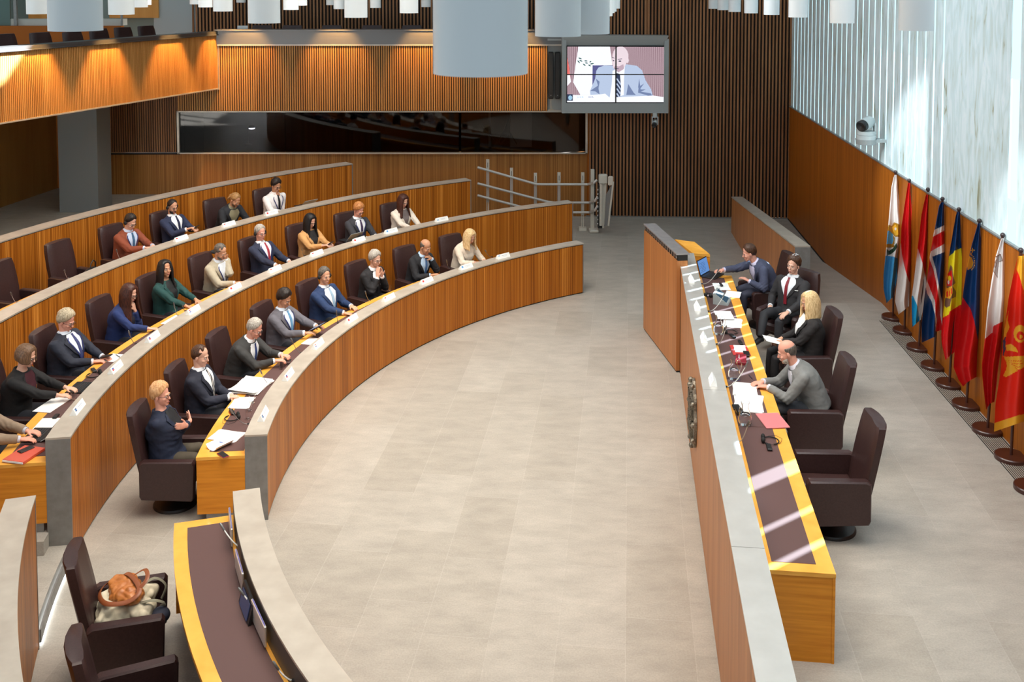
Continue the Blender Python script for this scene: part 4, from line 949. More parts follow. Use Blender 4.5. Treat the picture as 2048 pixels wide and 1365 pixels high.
folder(P_(1545, 843), pf+PI/2+.2, .26, .36, (.62, .20, .21), 'pink plastic folder near the empty podium chair', 'pink_folder')
headset(P_(1541, 884), pf-.1, 'black headset with receiver nearest the camera on the podium')
# things on the front row desk
def D(x, y, z=.754): return at_z(x, y, z)
def fa(x, y, z=.75): q = at_z(x, y, z); return math.atan2(q.y-C[1], q.x-C[0]) + PI/2
G1 = 'papers on the front row desk'
t = sheet(D(455, 872), fa(455, 872)-.35, .22, .31, 'open white notebook near the end of the front row', G1, 3)
sheet(D(440, 893), fa(440, 893)+.9, .16, .22, 'white sheet with a curled corner below the notebook', G1, 1, curl=.05)
pen(D(437, 885, .765), fa(455, 872)+1.2, 'blue pen lying on the white notebook', (.03, .10, .45))
phone(D(446, 911), fa(446, 911)-.9, 'black phone in a red case at the end of the front row', (.30, .01, .05))
headset(D(464, 838), fa(464, 838)+.4, 'black headset at the near end of the front row')
pen(D(460, 828), fa(464, 838)+.5, 'red pen beside the headset on the front row', (.5, .02, .02))
sheet(D(484, 806), fa(484, 806)+.1, .30, .22, 'white sheets before the striped-tie man', G1, 2)
sheet(D(504, 772), fa(504, 772)-.1, .42, .36, 'big pile of white papers between two men of the front row', G1, 7, curl=.03)
for i, (x, y) in enumerate(((499, 822), (504, 806), (497, 838))): tumbler(D(x, y), ('middle', 'farthest', 'nearest')[i] + ' drinking glass in the cluster near the end of the front row', 'drinking glasses in the cluster')
tumbler(D(563, 738), 'clear drinking glass before the silver-haired man')
phone(D(571, 722, .80), fa(571, 722)+.3, 'phone in the hands of the silver-haired man')
sheet(D(622, 683), fa(622, 683), .24, .16, 'white sheet behind the plate of the tablet man', G1)
tumbler(D(779, 582), 'clear drinking glass before the man with hands at his mouth')
# second row
def D2(x, y): return at_z(x, y, 1.054)
G2 = 'papers on the second row desk'
t = folder(D2(48, 913), fa(48, 913, 1.05)+1.2, .25, .33, (.62, .10, .06), 'red folder at the near end of the second row', 'red_folder', .03)
q = D2(52, 906); q.z += .032; phone(q, fa(48, 913, 1.05)+.9, 'black phone on the red folder of the second row')
laptop(D2(75, 872), fa(75, 872, 1.05)+PI-.0, 'black laptop under the hands of the bearded man', 2.6, .33, .22, (.03, .03, .04), .2).rotation_euler.z = fa(75, 872, 1.05)-.1
sheet(D2(93, 848), fa(93, 848, 1.05), .26, .18, 'white sheet behind the laptop of the bearded man', G2)
m = M(); m.box((0, 0, .012), (.10, .05, .022), bev=.005); place(m.build('receiver', BLACK), D2(112, 835), fa(112, 835, 1.05), 'black receiver between the bearded man and the woman in black', 'receiver')
sheet(D2(105, 810), fa(105, 810, 1.05)-.2, .36, .20, 'white sheet before the woman in black', G2, 2)
laptop(D2(160, 777), fa(160, 777, 1.05), 'black laptop under the hands of the woman in black', 2.7, .33, .22, (.03, .03, .04), .2)
tumbler(D2(148, 800), 'clear drinking glass beside the laptop of the woman in black')
headset(D2(188, 752), fa(188, 752, 1.05)+.6, 'black headset between the woman in black and the fair-haired man')
sheet(D2(226, 716), fa(226, 716, 1.05)-.1, .24, .17, 'white sheet with a black pen before the fair-haired man', G2)
pen(at_z(236, 713, 1.06), fa(226, 716, 1.05)+.9, 'black pen on the white sheet of the second row')
sheet(D2(342, 640), fa(342, 640, 1.05), .34, .09, 'dark-edged sheet between the women in blue and green', G2)
t = laptop(D2(697, 480), fa(697, 480, 1.05), 'half closed dark laptop left of the ginger-haired man', 2.3, .33, .22, (.02, .02, .03), .1)
t = laptop(at_z(607, 412, 1.33), fa(607, 412, 1.32), 'dark laptop before the man in the white shirt', 2.4, .33, .22, (.02, .02, .03), .1)
pen(at_z(305, 484, 1.58), fa(305, 484, 1.5), 'thin dark spectacles held over the topmost row cap', (.02, .02, .02))
# ------------------------------------------------------------------ flags
DW = mat('dark_red_wood', (.055, .014, .008), .35, coat=.3)
def lin(c): return tuple(((x/255)/12.92 if x <= 10 else ((x/255+.055)/1.055)**2.4) for x in c)
def cloth(nm, c): return mat('cloth_'+nm, lin(c), .42)
FC = {'white': cloth('white', (222, 214, 210)), 'lblue': cloth('lblue', (70, 150, 200)), 'red': cloth('red', (205, 22, 26)), 'cyan': cloth('cyan', (30, 150, 195)), 'blue': cloth('blue', (14, 58, 112)), 'yellow': cloth('yellow', (222, 205, 30)),
      'gold': cloth('gold', (225, 165, 45)), 'brown': cloth('brown', (120, 85, 70)), 'green': cloth('green', (30, 62, 45)), 'navy': cloth('navy', (12, 52, 100)), 'grey': cloth('grey', (165, 158, 155)), 'ored': cloth('ored', (214, 34, 18)), 'dgold': cloth('dgold', (165, 115, 20))}
FK = list(FC)
def interp(P, y):
    if y <= P[0][1]: return P[0][0]
    for (x0, y0), (x1, y1) in zip(P, P[1:]):
        if y <= y1: return x0 + (x1-x0)*(y-y0)/(y1-y0)
    return P[-1][0]
def inside(pts, x, y):
    c = False; n = len(pts)
    for i in range(n):
        x0, y0 = pts[i]; x1, y1 = pts[i-1]
        if (y0 > y) != (y1 > y) and x < (x1-x0)*(y-y0)/(y1-y0)+x0: c = not c
    return c
def disc(x, y, rx, ry, n=14): return [(x+rx*math.cos(2*PI*i/n), y+ry*math.sin(2*PI*i/n)) for i in range(n)]
def flag(base, top, Lp, Rp, bot, paint, label, ph=0.0, nf=2.5, amp=.055, nu=72):
    b = at_z(base[0], base[1], .5); Yp = b.y; zt = at_Y(top[0], top[1], Yp); 
    t = empty('flag_on_stand', b, label=label, cat='flag', group='flags along the right wall'); inv = Matrix.Translation(-b)
    m = M(); m.lathe([(0, .055), (.17, .055), (.18, .045), (.18, .004), (.175, 0), (0, 0)], n=40); m.build('base', DW, t, smooth=40)
    tp = Vector((zt.x-b.x, 0, zt.z-b.z))
    m = M(); m.tube([(0, 0, .05), (tp.x*.5, 0, tp.z*.5), (tp.x, 0, tp.z)], .017, 12); m.build('pole', DW, t, smooth=60)
    m = M(); m.ball(tp, .030, nu=16, nv=10); m.build('finial', mat('finial', (.035, .02, .02), .3), t, smooth=60)
    y0 = Lp[0][1]; nv = int(nu*3.4)
    bx = lambda u: interp([(q[1], q[0]) for q in bot], u)     # bot: (u, y)
    vs = []; px = []
    for j in range(nv+1):
        v = j/nv
        for i in range(nu+1):
            u = i/nu; y = y0 + (bx(u)-y0)*v
            x = interp(Lp, y)*(1-u) + interp(Rp, y)*u
            d = amp*min(1, .35+v)*math.sin(2*PI*(u*nf*.62 + .25*v) + ph) + .012*math.sin(2*PI*u*nf*1.1+ph*2+v*2)*v
            p = at_Y(x, y, Yp - .06 - d); vs.append(tuple(p)); px.append((x, y))
    m = M(); fs = []; ms_ = []
    for j in range(nv):
        for i in range(nu):
            a = j*(nu+1)+i; f = (a, a+nu+1, a+nu+2, a+1); cx_ = sum(px[k][0] for k in f)/4; cy_ = sum(px[k][1] for k in f)/4
            col = paint[0][0]
            for k_, poly in paint[1:]:
                if inside(poly, cx_, cy_): col = k_
            fs.append(f); ms_.append(FK.index(col))
    m.add(vs, fs, ms_)
    o = m.build('flag_cloth', [FC[k] for k in FK], t); o.data.transform(inv)
    o.data.polygons.foreach_set('use_smooth', [True]*len(o.data.polygons))
    return t
big = 3000
flag((1786, 638), (1791, 344.5), [(1789, 350), (1787, 356), (1783, 374), (1777, 446), (1774, 476), (1772.5, 498), (1767, 550), (1767, 578), (1773, 607)], [(1793, 350), (1795, 362), (1795.5, 376), (1800, 423), (1804, 446), (1804, 480), (1797, 520), (1795, 549), (1788, 593)],
     [(0, 607), (1, 593)], [('white',), ('lblue', [(1700, 514), (1775, 512), (1788, 514), (1800, 520), (1800, 700), (1700, 700)]), ('lblue', disc(1778, 476, 9, 21)), ('dgold', disc(1779, 492, 10, 4)), ('dgold', [(1777, 450), (1784, 452), (1788, 445), (1797, 448), (1801, 456), (1801, 474), (1790, 474), (1780, 462), (1775, 462)]), ('gold', [(1784, 455), (1791, 449), (1799, 470), (1790, 472)]), ('white', disc(1791, 458, 2, 3)), ('dgold', disc(1798, 452, 4, 2.5)), ('dgold', [(1785, 470), (1790, 476), (1789, 488), (1783, 494), (1787, 480)]),
      ('green', [(1773, 498), (1778, 502), (1786, 497), (1793, 486), (1795, 494), (1790, 502), (1783, 508), (1774, 512)])], 'white and light blue flag with a gold crowned crest, farthest from the camera', 0.3)
flag((1809, 665), (1818.4, 361), [(1816, 366), (1814.7, 374), (1808, 418), (1802.6, 456), (1802, 476), (1800, 505), (1796, 545), (1791, 590), (1790, 603), (1797, 630)], [(1821, 366), (1821, 383), (1824.6, 445), (1828, 476), (1829.7, 515), (1827, 580), (1824, 610)],
     [(0, 630), (.55, 619), (1, 608)], [('white',), ('red', [(1700, 300), (1900, 300), (1900, 578), (1825, 578), (1819, 565), (1813, 549), (1808, 530), (1803.5, 507), (1802, 487), (1700, 485)])], 'red and white flag, second farthest from the camera', 1.5)
flag((1838, 699), (1856, 379), [(1852, 390), (1850, 398), (1843, 429), (1838, 473), (1835, 499), (1827.5, 564), (1823, 596), (1824.5, 654)], [(1858, 388), (1859.3, 400), (1861, 473), (1859, 505), (1858, 540), (1852.6, 578), (1845.5, 621), (1841, 642)],
     [(0, 655), (1, 640)], [('red',), ('white', [(1700, 495), (1836, 497), (1845, 527), (1851.7, 557), (1853, 575), (1900, 575), (1900, 800), (1700, 800)]), ('cyan', [(1700, 592), (1826, 592), (1835, 613), (1838.5, 640), (1838.5, 700), (1700, 700)])], 'red, white and sky blue striped flag, third farthest', 2.2)
flag((1868, 736), (1885, 398), [(1882, 405), (1878, 412), (1871, 451), (1866, 475), (1861, 503), (1854, 559), (1848, 600), (1843, 650), (1843, 686)], [(1888, 404), (1888.5, 465), (1895, 505), (1895, 515), (1892, 568), (1888, 612), (1886.5, 633), (1885, 661)],
     [(0, 686), (.64, 674), (.68, 664), (1, 660)], [('navy',), ('white', [(1860, 466), (1867, 461), (1890, 450), (1900, 500), (1864, 514), (1855, 520), (1855, 500)]),
      ('white', [(1864, 512), (1872, 540), (1877, 568), (1886, 613), (1890, 640), (1886, 662), (1871, 664), (1871, 650), (1870, 630), (1863, 603), (1854, 587), (1850, 564), (1856, 520)]),
      ('red', [(1850, 480), (1866, 474), (1889, 461), (1899, 482), (1862, 503), (1859, 512), (1860, 522), (1866.6, 538), (1873.7, 571), (1879, 603), (1880, 630), (1884, 650), (1886, 664), (1871, 664), (1874, 640), (1871, 628), (1870, 603), (1863, 585), (1854, 561), (1850, 540)]),
      ], 'dark blue flag with a white-edged red cross', 0.8)
flag((1899, 772), (1918, 419), [(1914, 424), (1911.7, 431), (1904.4, 473), (1898, 511), (1893, 564), (1887, 621), (1884, 652), (1882.5, 670), (1884, 690), (1891, 721)], [(1919, 424), (1920, 429), (1921.4, 473), (1924, 521), (1923.5, 560), (1922.5, 603), (1921, 640), (1914, 691), (1909, 707)],
     [(0, 721), (1, 705)], [('red',), ('yellow', [(1800, 515), (1898, 513), (1907, 506), (1909, 502), (1921, 497), (2000, 497), (2000, 609), (1922, 609), (1899, 624), (1898, 629), (1886, 636), (1800, 640)]), ('navy', [(1800, 400), (2000, 400), (2000, 496), (1921, 497), (1909, 502), (1907, 506), (1898, 513), (1800, 515)]),
      ('brown', [(1901, 530), (1905, 535), (1906, 550), (1911, 566), (1905, 572), (1912, 583), (1912, 594), (1903, 598), (1900, 612), (1893, 616), (1889, 612), (1890, 600), (1892, 590), (1893, 560), (1897, 545)]), ('red', [(1895, 548), (1903, 540), (1905, 556), (1904, 572), (1894, 572)]), ('yellow', disc(1899, 557, 3.5, 5)), ('white', disc(1897, 565, 2, 4)), ('gold', [(1892, 578), (1904, 572), (1906, 586), (1900, 598), (1891, 596)]), ('red', [(1893, 584), (1896, 582), (1896, 594), (1893, 594)]), ('red', [(1898, 582), (1900, 581), (1900, 592), (1898, 593)]), ('red', [(1902, 577), (1904, 576), (1904, 588), (1902, 588)])],
     'blue, yellow and red flag with a coat of arms', 2.9)
flag((1933, 813.5), (1959, 442), [(1956, 447), (1953.6, 455), (1943, 492), (1933.4, 537), (1927, 580), (1925, 597), (1917.6, 656), (1909, 706), (1907, 735), (1917.6, 761), (1926.4, 774)], [(1961, 447), (1961.6, 473), (1965, 530), (1967, 580), (1969, 597), (1971, 656), (1969, 685), (1965, 711), (1963, 751)],
     [(0, 774), (.55, 760), (1, 750)], [('blue',), ('red', [(1850, 594), (1925, 594), (1941, 618), (1948.4, 641), (1955.7, 679), (1964, 710), (2000, 712), (2000, 900), (1850, 900)]),
      ('gold', [(1935, 541), (1934, 530), (1938, 512), (1944, 516), (1947, 526), (1944, 536)]), ('gold', disc(1945, 501, 5, 1.4)), ('gold', disc(1945, 501, 1.4, 5)), ('gold', disc(1942, 508, 1.2, 3))] + [('gold', disc(1941+8*math.cos(a), 525+15*math.sin(a), 1.1, 1.3, 8)) for a in [math.radians(x) for x in range(-80, 90, 17)]],
     'blue and red flag with a small gold crown', 1.1)
flag((1975, 864), (2005.6, 470.5), [(2003, 477), (2001, 482), (1991.4, 513), (1981.8, 569), (1974.7, 618), (1970, 676), (1964, 729), (1964.5, 752), (1972, 821)], [(2008, 476), (2009, 521), (2012, 580), (2012.8, 597), (2010, 644), (2004, 685), (1996, 740), (1989, 806)],
     [(0, 821), (.5, 808), (1, 804)], [('white',), ('red', [(1900, 678), (1970, 678), (1985, 665), (1986.4, 653), (2010, 641), (2100, 641), (2100, 900), (1900, 900)]),
      ('brown', [(1991, 513), (2001, 508), (2006, 522), (1998, 525), (1996, 540), (1995, 557), (1989, 547), (1985, 541), (1986, 530), (1993, 518)]), ('grey', [(1992, 515), (2000, 510.5), (2004.5, 521), (1997, 524), (1995, 540), (1994, 553), (1989, 545), (1986.5, 540), (1987.5, 531), (1994, 519)]), ('brown', disc(1990.5, 530, 3, 6)), ('grey', disc(1990.5, 530, 1.2, 4))],
     'white and red flag with a small grey cross', 0.2)
flag((2022, 919), (2042, 500.7), [(2036, 512), (2029, 539), (2017, 597), (2005.5, 685), (2001, 744), (1991, 808), (1988, 864)], [(2049, 512), (2056, 560), (2068, 640), (2080, 740), (2086, 834)],
     [(0, 864), (.62, 843), (1, 834)], [('ored',), ('gold', [(2037, 505), (2060, 505), (2060, 600), (2046, 578), (2040, 556), (2033, 538)]), ('gold', [(1980, 850), (1994, 845), (2048, 828), (2095, 818), (2095, 900), (1980, 900)]),
      ('gold', [(2018, 621), (2015, 640), (2019, 655), (2013, 668), (2009, 690), (2006, 690), (2008, 668), (2012, 640)]), ('gold', disc(2040, 668, 13, 18)), ('ored', disc(2041, 672, 8, 9)), ('gold', disc(2041, 674, 5, 4)), ('ored', disc(2038, 674, 2, 5)),
      ('gold', [(2012, 690), (2022, 688), (2032, 696), (2037, 706), (2030, 704), (2020, 702), (2012, 702)]), ('navy', [(2006, 682), (2011, 672), (2011, 700), (2006, 714)])] +
      [('gold', [(2005+2*k, 712+3*k), (2012+4*k, 714+1.5*k), (2050+3*k, 712+2*k), (2048-6*k, 722+5.5*k), (2030-4*k, 728+4*k)]) for k in range(0, 7)] + [('ored', [(2010+5*k, 722+3*k), (2036, 722+6*k), (2048, 722+4.5*k), (2036, 723.4+6*k)]) for k in range(0, 5)],
     'red flag with gold border and gold double-headed eagle wing, nearest the camera', 2.0, amp=.05)
b = at_z(2063, 981, .5); t = empty('flag_on_stand', b, label='round wooden flag base cut off by the right edge', cat='flag', group='flags along the right wall')
m = M(); m.lathe([(0, .055), (.17, .055), (.18, .045), (.18, .004), (.175, 0), (0, 0)], n=40); m.build('base', DW, t, smooth=40); m = M(); m.tube([(0, 0, .05), (.02, 0, 2.2)], .017, 12); m.build('pole', DW, t)

# ------------------------------------------------------------------ platform stair lift
YL = 23.9
def Lp_(x, y, d=0.0): return at_Y(x, y, YL-d)
CREAM = mat('cream_metal', (.62, .58, .50), .4); RAILM = mat('rail_metal', (.58, .54, .50), .35, .5)
t = empty('stair_lift', at_z(1190, 470, 0), label='cream platform stair lift with three handrail tubes beside the tier ends', cat='stair lift'); inv = Matrix.Translation(-t.location)
for pts in ([(955, 335), (1072, 368.5), (1085, 369), (1175, 369), (1188, 366), (1194, 360)], [(955, 367), (1096, 404), (1108, 405.5), (1178, 405.5), (1190, 402), (1195.5, 393)], [(955, 391), (1038, 413), (1100, 425), (1178, 425), (1190, 421), (1195.5, 411)]):
    P = [Lp_(x, y, .0 if x < 1186 else .25) for x, y in pts]
    m = M(); m.tube(P, .030, 12); pput(m, 'rail', RAILM, par=t, inv=inv)
for x, y0, y1 in ((975.4, 320, 440), (1023, 337, 440), (1070.8, 347, 440), (1118, 346, 450), (1165.5, 346, 468)):
    a = Lp_(x, y0, -.10); b_ = Lp_(x, y1, -.10); zb = max(b_.z, .02)
    m = M(); m.box((a.x, a.y, (a.z+max(.3, a.z-1.0))/2-.06), (.07, .05, .95)); m.box((a.x, a.y, a.z-.10), (.075, .055, .22), mat=1); m.box((a.x-.02, a.y, (a.z-1.0+0)/2), (.018, .03, max(.05, a.z-1.0)), mat=1); m.box((a.x+.02, a.y, (a.z-1.0+0)/2), (.018, .03, max(.05, a.z-1.0)), mat=1)
    m.box((a.x, a.y-.03, a.z-.12), (.012, .01, .12), mat=2); m.box((a.x, a.y, .03), (.18, .2, .06), mat=1)
    pput(m, 'post', [RAILM, CREAM, BLACK], par=t, inv=inv)
a = Lp_(1185, 339); m = M(); m.box((a.x, a.y-.0, a.z/2), (.085, .10, a.z)); m.box((a.x+.03, a.y-.1, .035), (.22, .30, .07), bev=.02); pput(m, 'end_post', CREAM, par=t, inv=inv)
m = M(); a = Lp_(1200, 370, .2); b_ = Lp_(1200, 455, .2)
m.box((a.x, a.y, (a.z+b_.z)/2), (.10, .22, a.z-b_.z)); 
for k in range(9): m.ball((a.x-.05, a.y-.08, b_.z+.1+k*(a.z-b_.z-.1)/9), .025, 1, 8, 6)
pput(m, 'drive_unit', [BLACKM, CHROME], par=t, inv=inv)
m = M()
for (x0, y0, x1, y1, w2) in ((1203, 350, 1202, 451, .09), (1209, 348, 1206, 456, .05), (1212, 360, 1208, 450, .04)):
    m.tube([Lp_(x0, y0, .3), Lp_(x1, y1, .3)], w2/2, 8)
a = Lp_(1206, 358, .3); m.box(a, (.20, .16, .22), bev=.02); pput(m, 'mast', CREAM, par=t, inv=inv)
m = M(); q = [Lp_(1209, 395, .25), Lp_(1222, 372, .55), Lp_(1217, 450, .55), Lp_(1206, 453, .25)]
n = [p + Vector((.02, .02, 0)) for p in q]
m.add([tuple(p) for p in q+n], [(0, 1, 2, 3), (7, 6, 5, 4), (0, 4, 5, 1), (1, 5, 6, 2), (2, 6, 7, 3), (3, 7, 4, 0)]); pput(m, 'folded_platform', speckle('platform_grey', (.20, .20, .20), (.26, .26, .26), 100, .7), par=t, inv=inv)
m = M(); m.tube([q[1]+Vector((.05, 0, .1)), q[2]+Vector((.0, 0, -.02))], .022, 8); m.box(q[1]+Vector((-.01, 0, .12)), (.12, .06, .22), bev=.02); pput(m, 'platform_flap', CREAM, par=t, inv=inv)

# ------------------------------------------------------------------ bags
def remeshed(m, name, mt, parent, voxel=.01, smooth=3, lab=None, inv=None):
    me = m.mesh(name, mt); o = bpy.data.objects.new(name, me); COL.objects.link(o)
    r = o.modifiers.new('r', 'REMESH'); r.mode = 'VOXEL'; r.voxel_size = voxel
    if smooth:
        s_ = o.modifiers.new('s', 'SMOOTH'); s_.iterations = smooth; s_.factor = .5
    dg = bpy.context.evaluated_depsgraph_get(); me2 = bpy.data.meshes.new_from_object(o.evaluated_get(dg), depsgraph=dg)
    o.modifiers.clear(); o.data = me2; bpy.data.meshes.remove(me)
    if not me2.materials: me2.materials.append(mt)
    me2.polygons.foreach_set('use_smooth', [True]*len(me2.polygons))
    if parent: o.parent = parent
    if lab: o['label'] = lab
    return o
def sm(P, k=5):
    P = [Vector(p) for p in P]; Q = []
    for i in range(len(P)-1):
        p0, p1, p2, p3 = P[max(i-1, 0)], P[i], P[i+1], P[min(i+2, len(P)-1)]
        for j in range(k):
            t = j/k; Q.append(.5*((2*p1) + (p2-p0)*t + (2*p0-5*p1+4*p2-p3)*t*t + (3*p1-p0-3*p2+p3)*t**3))
    return Q + [P[-1]]
def rumple(o, a1, f1, a2, f2):
    n = len(o.data.vertices); C0 = [0.0]*(3*n); N0 = [0.0]*(3*n); o.data.vertices.foreach_get('co', C0); o.data.vertices.foreach_get('normal', N0)
    for i in range(n):
        x, y, z = C0[3*i:3*i+3]
        q = noise.noise((x*f1, y*f1, z*f1))*a1 + (abs(noise.noise((x*f2+7, y*f2, z*f2)))-.25)*a2
        for j in range(3): C0[3*i+j] += N0[3*i+j]*q
    o.data.vertices.foreach_set('co', C0)
cp = pol(9.70, 199.9, .45); cr = face(199.9-3)
t = empty('backpack', cp + Vector((-.02, .0, .004)), cr, 'beige canvas backpack lying on the foreground armchair under the brown bag', 'backpack'); t.scale = (1.2, 1.2, 1.25)
CANV = speckle('beige_canvas', (.52, .46, .33), (.64, .58, .44), 18, .8, bump=.4)
m = M(); m.box((0, -.02, .09), (.34, .36, .15), bev=.05); m.box((.02, -.10, .17), (.22, .16, .08), Matrix.Rotation(.2, 3, 'Z'), bev=.03); m.ball((.10, .10, .12), (.11, .11, .07)); m.ball((-.10, .12, .12), (.09, .09, .06)); m.box((.12, -.16, .10), (.12, .06, .12), bev=.02)
rumple(remeshed(m, 'body', CANV, t, .009, 3), .022, 11, .030, 17)
m = M()
for s_ in (-1, 1): m.tube(sm([(.10*s_, .08, .17), (.14*s_, .19, .20), (.11*s_, .27, .15), (.05*s_, .24, .09)]), .016, 8, flat=.3)
m.build('shoulder_strap', mat('olive_strap', (.22, .21, .15), .8), t, smooth=60)
m = M(); m.ball((.13, .24, .08), (.07, .07, .05)); m.build('mesh_pocket', mat('navy_cloth', (.03, .035, .06), .8), t, smooth=60)
t = empty('leather_bag', cp + Vector((0, .02, .22)), cr, 'orange-brown leather shoulder bag on top of the backpack', 'bag'); t.scale = (1.2, 1.2, 1.1)
BR_ = speckle('orange_leather', (.40, .12, .025), (.56, .20, .045), 14, .38, bump=.3)
m = M(); m.ball((-.02, -.03, .05), (.17, .11, .065)); m.ball((.07, .02, .05), (.10, .09, .06)); m.ball((-.10, -.06, .06), (.08, .08, .055)); rumple(remeshed(m, 'body', BR_, t, .008, 2), .014, 12, .022, 20)
m = M(); m.tube(sm([(-.15, -.08, .05), (-.10, -.02, .125), (.02, .05, .13), (.14, .08, .11), (.18, .0, .07), (.14, -.14, .06), (-.02, -.20, .04), (-.15, -.17, .03), (-.17, -.10, .03)]), .017, 8, flat=.25)
m.tube(sm([(-.10, .03, .10), (-.04, .11, .17), (.07, .13, .16), (.12, .06, .10)]), .015, 8, flat=.25); m.build('strap', mat('brown_strap', (.26, .07, .02), .4), t, smooth=60)
hp = pol(12.56+RS-.05, 160.4, .57+.452)
t = empty('handbag', hp, face(160.8)+.2, 'black leather handbag standing on the empty chair of the topmost row', 'handbag')
m = M(); m.box((.02, .12, .14), (.34, .15, .22), bev=.05); m.ball((.02, .12, .24), (.17, .07, .05)); remeshed(m, 'body', BLACK, t, .012, 3)
m = M(); m.tube([(-.08, .14, .25), (-.07, .15, .36), (0, .15, .41), (.07, .15, .36), (.08, .14, .25)], .010, 8); m.build('handle', BLACK, t, smooth=60)
m = M(); m.ball((.05, .20, .16), .012, nu=8, nv=6); m.build('clasp', CHROME, t)
bp_ = pol(10.49+1.50, 154.6, 1.40)
t = empty('black_jacket', bp_, face(156.4), 'black coat hung over the chair back beside the man in the beige jacket', 'coat')
m = M(); m.box((0, 0, .02), (.26, .19, .035), bev=.015); m.box((0, .09, -.08), (.22, .03, .2), Matrix.Rotation(.15, 3, 'X'), bev=.01); remeshed(m, 'cloth', BLACKM, t, .012, 3)
# ------------------------------------------------------------------ people
def skin(nm, c): return mat('skin_'+nm, lin(c), .5, spec=.35)
SK = {'fair': skin('fair', (226, 176, 152)), 'pink': skin('pink', (226, 162, 140)), 'tan': skin('tan', (200, 146, 114)), 'olive': skin('olive', (186, 130, 98)), 'warm': skin('warm', (214, 160, 130))}
def hairm(nm, a, b):
    m = mat('hair_'+nm, lin(a), .45, spec=.4); N, L, B = nodes_of(m); tc = N.new('ShaderNodeTexCoord'); mp = N.new('ShaderNodeMapping'); mp.inputs['Scale'].default_value = (60, 60, 9)
    n1 = N.new('ShaderNodeTexNoise'); n1.inputs['Scale'].default_value = 2.2; n1.inputs['Detail'].default_value = 4; L.new(tc.outputs['Object'], mp.inputs[0]); L.new(mp.outputs[0], n1.inputs['Vector'])
    r = ramp(N, [(.35, lin(a)), (.65, lin(b))]); L.new(n1.outputs['Fac'], r.inputs[0]); L.new(r.outputs[0], B.inputs['Base Color'])
    bp = N.new('ShaderNodeBump'); bp.inputs['Strength'].default_value = .5; bp.inputs['Distance'].default_value = .006; L.new(n1.outputs['Fac'], bp.inputs['Height']); L.new(bp.outputs[0], B.inputs['Normal'])
    return m
HM = {'blond': hairm('blond', (150, 105, 60), (225, 185, 130)), 'dblond': hairm('dblond', (120, 82, 45), (190, 145, 90)), 'lightblond': hairm('lightblond', (190, 150, 95), (245, 215, 165)), 'grey': hairm('grey', (130, 122, 112), (205, 198, 188)), 'dgrey': hairm('dgrey', (60, 55, 50), (120, 112, 104)), 'saltblond': hairm('saltblond', (140, 125, 100), (225, 210, 180)),
      'brown': hairm('brown', (45, 28, 18), (95, 62, 42)), 'dark': hairm('dark', (18, 12, 10), (48, 34, 28)), 'black': hairm('black', (8, 7, 8), (24, 20, 22)), 'ginger': hairm('ginger', (150, 85, 40), (215, 150, 90)), 'auburn': hairm('auburn', (40, 18, 12), (85, 42, 28)), 'mbrown': hairm('mbrown', (80, 58, 42), (130, 98, 72)), 'strawberry': hairm('strawberry', (185, 125, 75), (235, 190, 140))}
_cm = {}
def clothm(c, rough=.8):
    if c not in _cm:
        m = speckle('fabric_%d_%d_%d' % c, lin(c), tuple(min(1, x*1.25) for x in lin(c)), 9, rough, bump=.35, detail=3); _cm[c] = m
    return _cm[c]
EYEW = mat('eye_white', (.75, .72, .70), .3); IRIS = mat('iris', (.03, .018, .012), .2); LIP = mat('lips', lin((170, 92, 84)), .5)
CAN = [(0, .200, .150), (.10, .190, .142), (.20, .186, .140), (.30, .202, .142), (.38, .214, .134), (.43, .212, .114), (.468, .165, .092), (.50, .096, .074), (.535, .062, .062)]
def lerp3(T, s, k):
    if s <= T[0][0]: return T[0][k]
    for a, b in zip(T, T[1:]):
        if s <= b[0]: return a[k] + (b[k]-a[k])*(s-a[0])/(b[0]-a[0])
    return T[-1][k]
def wrinkle(o, arms):
    sd = random.uniform(0, 50)
    vs = o.data.vertices; n = len(vs); C0 = [0.0]*(3*n); N0 = [0.0]*(3*n); vs.foreach_get('co', C0); vs.foreach_get('normal', N0)
    for i in range(n):
        x, y, z = C0[3*i:3*i+3]; k = 0.0
        for S, E_, W_, sg in arms:
            d = math.sqrt((x-E_.x)**2+(y-E_.y)**2+(z-E_.z)**2); k = max(k, 1-d/.17)
        a = noise.noise((x*9+sd, y*9, z*16))*.0055 + noise.noise((x*26+sd, y*26, z*44))*.0025
        if k > 0: a += k*math.sin((z*1.2+y+x*.6)*95 + 3*noise.noise((x*8, y*8, z*8)))*.0045
        C0[3*i] += N0[3*i]*a; C0[3*i+1] += N0[3*i+1]*a; C0[3*i+2] += N0[3*i+2]*a
    vs.foreach_set('co', C0)
